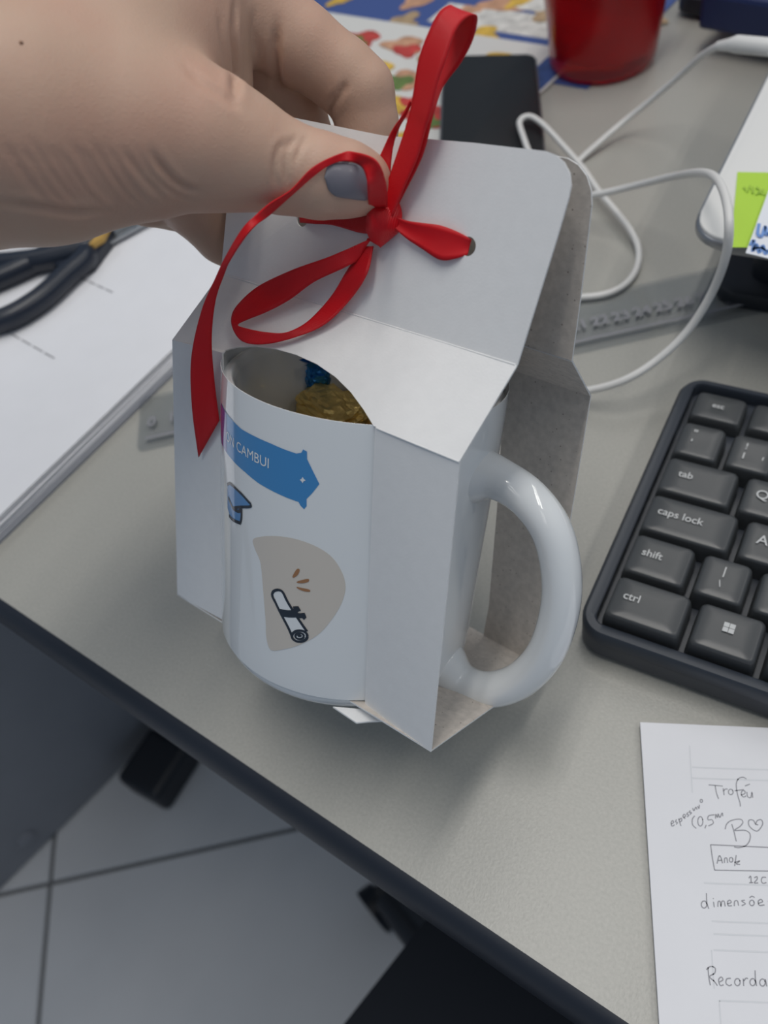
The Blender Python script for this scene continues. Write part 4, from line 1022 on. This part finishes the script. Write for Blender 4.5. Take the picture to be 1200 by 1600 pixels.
CREASES = [
    ([(690, 0), (684, 100), (690, 200), (686, 300)], .0015, .0012), ([(815, 60), (808, 150), (812, 230), (830, 270)], .0014, .0012),
    ([(980, 360), (965, 320), (1000, 270), (1020, 240)], .0008, .0010), ([(540, 190), (590, 240), (650, 280), (720, 330)], .0005, .0012),
    ([(640, 40), (650, 120), (660, 200)], .0004, .0009), ([(745, 20), (740, 90), (750, 150)], .0004, .0010),
    ([(850, 400), (815, 440), (805, 500), (815, 560)], .0006, .0007), ([(880, 395), (845, 440), (835, 500), (842, 560)], .0006, .0007), ([(905, 395), (880, 430), (862, 480)], .0005, .0007), ([(868, 398), (830, 440), (820, 500)], .0004, .0006),
    ([(440, 440), (480, 500), (530, 545), (590, 560)], .0010, .0009), ([(400, 440), (450, 515), (510, 565), (570, 585)], .0006, .0008), ([(360, 440), (420, 520), (480, 580)], .0006, .0008)]
for k in range(9):
    x0_ = 20 + 36 * k + random.uniform(-8, 8)
    CREASES.append(([(x0_, 420 + random.uniform(-15, 15)), (x0_ + 40, 480), (x0_ + 92 + random.uniform(-6, 6), 560), (x0_ + 150, 612)], random.uniform(.0003, .0006), random.uniform(.0006, .0009)))
CREASES.append(([(0, 596), (100, 606), (200, 622), (330, 620)], .0011, .0011))
for pts, dp, wd in CREASES:
    crease(c1(pts), dp, wd)
person = thing('person', "bare hand with grey polished thumb nail pinching the box's handle panel", 'person', tuple(HV.mean(0)))
me_o = obj('hand', HV, HF, M['skin'], person, smooth=True, sharp=0, fixn=False)
bvh = BVHTree.FromPolygons([tuple(v) for v in HV], [tuple(int(i) for i in f) for f in HF])
# nail plate lies on the skin of the thumb tip
def nail_pt(s, t):
    cx, cy = 545 + 38 * s, 282 + 29 * t
    return cx + 1.5 * t, cy + 5.0 * s
V, F = [], []; ns, nt = 16, 12; ok = True
for i in range(ns + 1):
    s = -1 + 2 * i / ns
    hw_ = (1 - abs(min(s + .35, 0) / .65) ** 2.4) ** .5 if s < -.35 else (1 - .55 * max(0, (s - .55) / .45) ** 2.2)
    for k in range(nt + 1):
        t = (-1 + 2 * k / nt) * max(hw_, .05); q = on_skin(*nail_pt(s, t))
        if q is None: q = at_d(*nail_pt(s, t), dT - .018)
        n_ = (CAM - q) / np.linalg.norm(CAM - q); V.append(q + n_ * (.00045 + .0004 * (1 - (t / max(hw_, .05)) ** 2)))
w_ = nt + 1
for i in range(ns):
    for k in range(nt): F.append([i * w_ + k, i * w_ + k + 1, (i + 1) * w_ + k + 1, (i + 1) * w_ + k])
n0 = len(V); V = V + [v - .0009 * (CAM - v) / np.linalg.norm(CAM - v) for v in V]
F += [[i + n0 for i in f[::-1]] for f in F]
rim_ = [k for k in range(w_)] + [i * w_ + nt for i in range(1, ns + 1)] + [ns * w_ + k for k in range(nt - 1, -1, -1)] + [i * w_ for i in range(ns - 1, 0, -1)]
for i in range(len(rim_)): a, b = rim_[i], rim_[(i + 1) % len(rim_)]; F.append([a, b, b + n0, a + n0])
nl_ = obj('thumb_nail', V, F, M['nail'], person, smooth=True, sharp=60); nl_['label'] = 'grey polished thumb nail'
ml = on_skin(33, 67)
if ml is not None:
    b = bmesh.new(); bmesh.ops.create_uvsphere(b, u_segments=10, v_segments=6, radius=.0004); V, F = bm_out(b); obj('mole', V + ml, F, mat('mole_brown', (.26, .14, .085), .6), person, smooth=True)

# ------------------------------------------------------------------ ribbon
rb = thing('ribbon', 'shiny red satin ribbon tied in a bow through the handle holes', 'ribbon', tuple(at_d(595, 335, pdep(595, 335, -.003))))
def rib(name, ea, eb, belly=0.0, n=8):
    """ea, eb: edge points (px, py, depth in front (-) of the handle panel in mm, or absolute depth if > 50)"""
    def pt(a, b, d): return at_d(a, b, d * .001 if d > 50 else min(pdep(a, b), depth_of(bxw(on_slope(a, b)))) + d * .001)
    V, F, uv = strip([pt(*p) for p in ea], [pt(*p) for p in eb], n=n, belly=belly); return obj(name, V, F, M['ribbon'], rb, smooth=True, uv=uv, sharp=0)
# tall loop: front face, then back over the top and down behind
rib('bow_loop', [(585, 340, -5), (603, 290, -6), (620, 240, -7), (636, 190, -8), (644, 154, -9), (654, 92, -10), (671, 46, -10), (687, 17, -9), (704, 7, -6), (702, 16, -3), (690, 52, 0), (674, 95, 1), (654, 140, 0), (640, 190, -2), (626, 240, -2.5), (606, 315, -3)],
    [(612, 340, -5), (630, 295, -6), (650, 250, -7), (663, 205, -8), (671, 179, -9), (683, 129, -10), (696, 92, -10), (710, 50, -9), (729, 26, -6), (746, 25, -3), (740, 60, 0), (722, 96, 1), (692, 138, 0), (676, 186, -2), (660, 245, -2.5), (624, 318, -3)])
rib('bow_loop', [(640, 156, -8), (628, 180, -8), (613, 202, -7), (600, 230, -6), (590, 262, -5), (596, 305, -4)], [(642, 160, -7), (634, 178, -6), (620, 205, -5), (613, 240, -4.5), (610, 275, -4), (608, 310, -4)])
# low loop
rib('bow_loop', [(582, 372, -4), (567, 378, -6), (517, 400, -9), (458, 421, -11), (410, 444, -10), (380, 468, -8), (364, 490, -6), (364, 512, -4.5), (380, 534, -3.5), (414, 538, -3), (462, 527, -2.6), (508, 507, -2.6), (548, 468, -4), (574, 428, -5), (584, 385, -3)],
    [(574, 372, -4), (560, 404, -5), (541, 417, -7), (492, 440, -8), (452, 469, -6.5), (416, 488, -5.5), (386, 500, -5), (372, 508, -5), (388, 514, -5), (416, 519, -5), (448, 519, -4.5), (482, 502, -4), (517, 465, -4.5), (545, 420, -5), (572, 385, -4)])
# long tail over the thumb, hanging in front of the left strip
tl_d = lambda px, py, off: depth_of(bxw(by(px, py, YF))) * 1000 + off
skin_d = lambda px, py, off: (lambda q: (depth_of(q) if q is not None else pdep(px, py)) * 1000 + off)(on_skin(px, py))
ea = [(606, 322, -6), (604, 292, -14), (596, 262, -20), (581, 245, -21.5), (550, 237, skin_d(550, 243, -1.6)), (525, 242, skin_d(525, 248, -1.6)), (487, 262, skin_d(487, 267, -1.6)), (454, 296, skin_d(454, 298, -1.8)), (417, 320, skin_d(430, 312, -2.2)), (383, 354, 193), (354, 400, 200), (336, 435, 207), (315, 485, 216), (299, 560, 227), (300, 635, 238), (311, 714, tl_d(311, 714, -2.0))]
eb = [(576, 325, -8), (574, 296, -19.5), (572, 272, -20.5), (564, 258, skin_d(564, 262, -1.6)), (549, 253, skin_d(549, 256, -.9)), (525, 254, skin_d(525, 258, -.9)), (499, 268, skin_d(499, 270, -.9)), (463, 297, skin_d(463, 300, -1.0)), (426, 330, skin_d(430, 325, -1.4)), (391, 362, 192), (362, 404, 199), (351, 428, 205), (337, 470, 213), (331, 530, 222), (335, 592, 232), (343, 657, tl_d(343, 657, -3.0))]
rib('tail', ea, eb)
# straps into the two holes
rib('strap', [(606, 333, -4), (633, 344, -3), (658, 348, -2.6), (687, 352, -2.2), (717, 363, -1.2), (737, 374, .6)], [(612, 352, -4), (634, 372, -2.6), (658, 388, -2.2), (687, 406, -2.0), (712, 404, -1.2), (731, 398, .6)], belly=.0006)
rib('strap', [(586, 336, -4), (555, 337, -1.5), (520, 336, -1.0), (490, 335, -.9), (468, 334, .6)], [(582, 366, -4), (560, 363, -1.5), (520, 352, -1.0), (490, 350, -.9), (470, 348, .6)])
# knot: a folded band wrapped round the crossing
V, F = [], []; nk, mk = 24, 18
for i in range(nk + 1):
    t = i / nk; cx, cy = 590 + 6 * math.sin(t * 3), 300 + 82 * t
    wl = 20 + 8 * math.sin(math.pi * t) - 12 * max(0, t - .72) / .28; cx += 6 * t * (1 - t) * 2 - 12 * max(0, t - .7)
    for k in range(mk):
        a = 2 * math.pi * k / mk; fold = 1 + .10 * math.sin(3 * a + 4 * t) + .05 * math.cos(7 * a - 5 * t)
        dpt = .0027 * math.sin(math.pi * min(max(t, .06), .94)) ** .6
        V.append(at_d(cx + wl * fold * math.cos(a), cy + 10 * math.cos(a) * (t - .5), pdep(cx, cy, -.0045 - dpt * math.sin(a) * fold)))
for i in range(nk):
    for k in range(mk): F.append([i * mk + k, i * mk + (k + 1) % mk, (i + 1) * mk + (k + 1) % mk, (i + 1) * mk + k])
F += [list(range(mk))[::-1], [nk * mk + k for k in range(mk)]]
obj('knot', V, F, M['ribbon'], rb, smooth=True, uv=[(v[0], v[2]) for v in V], sharp=0)
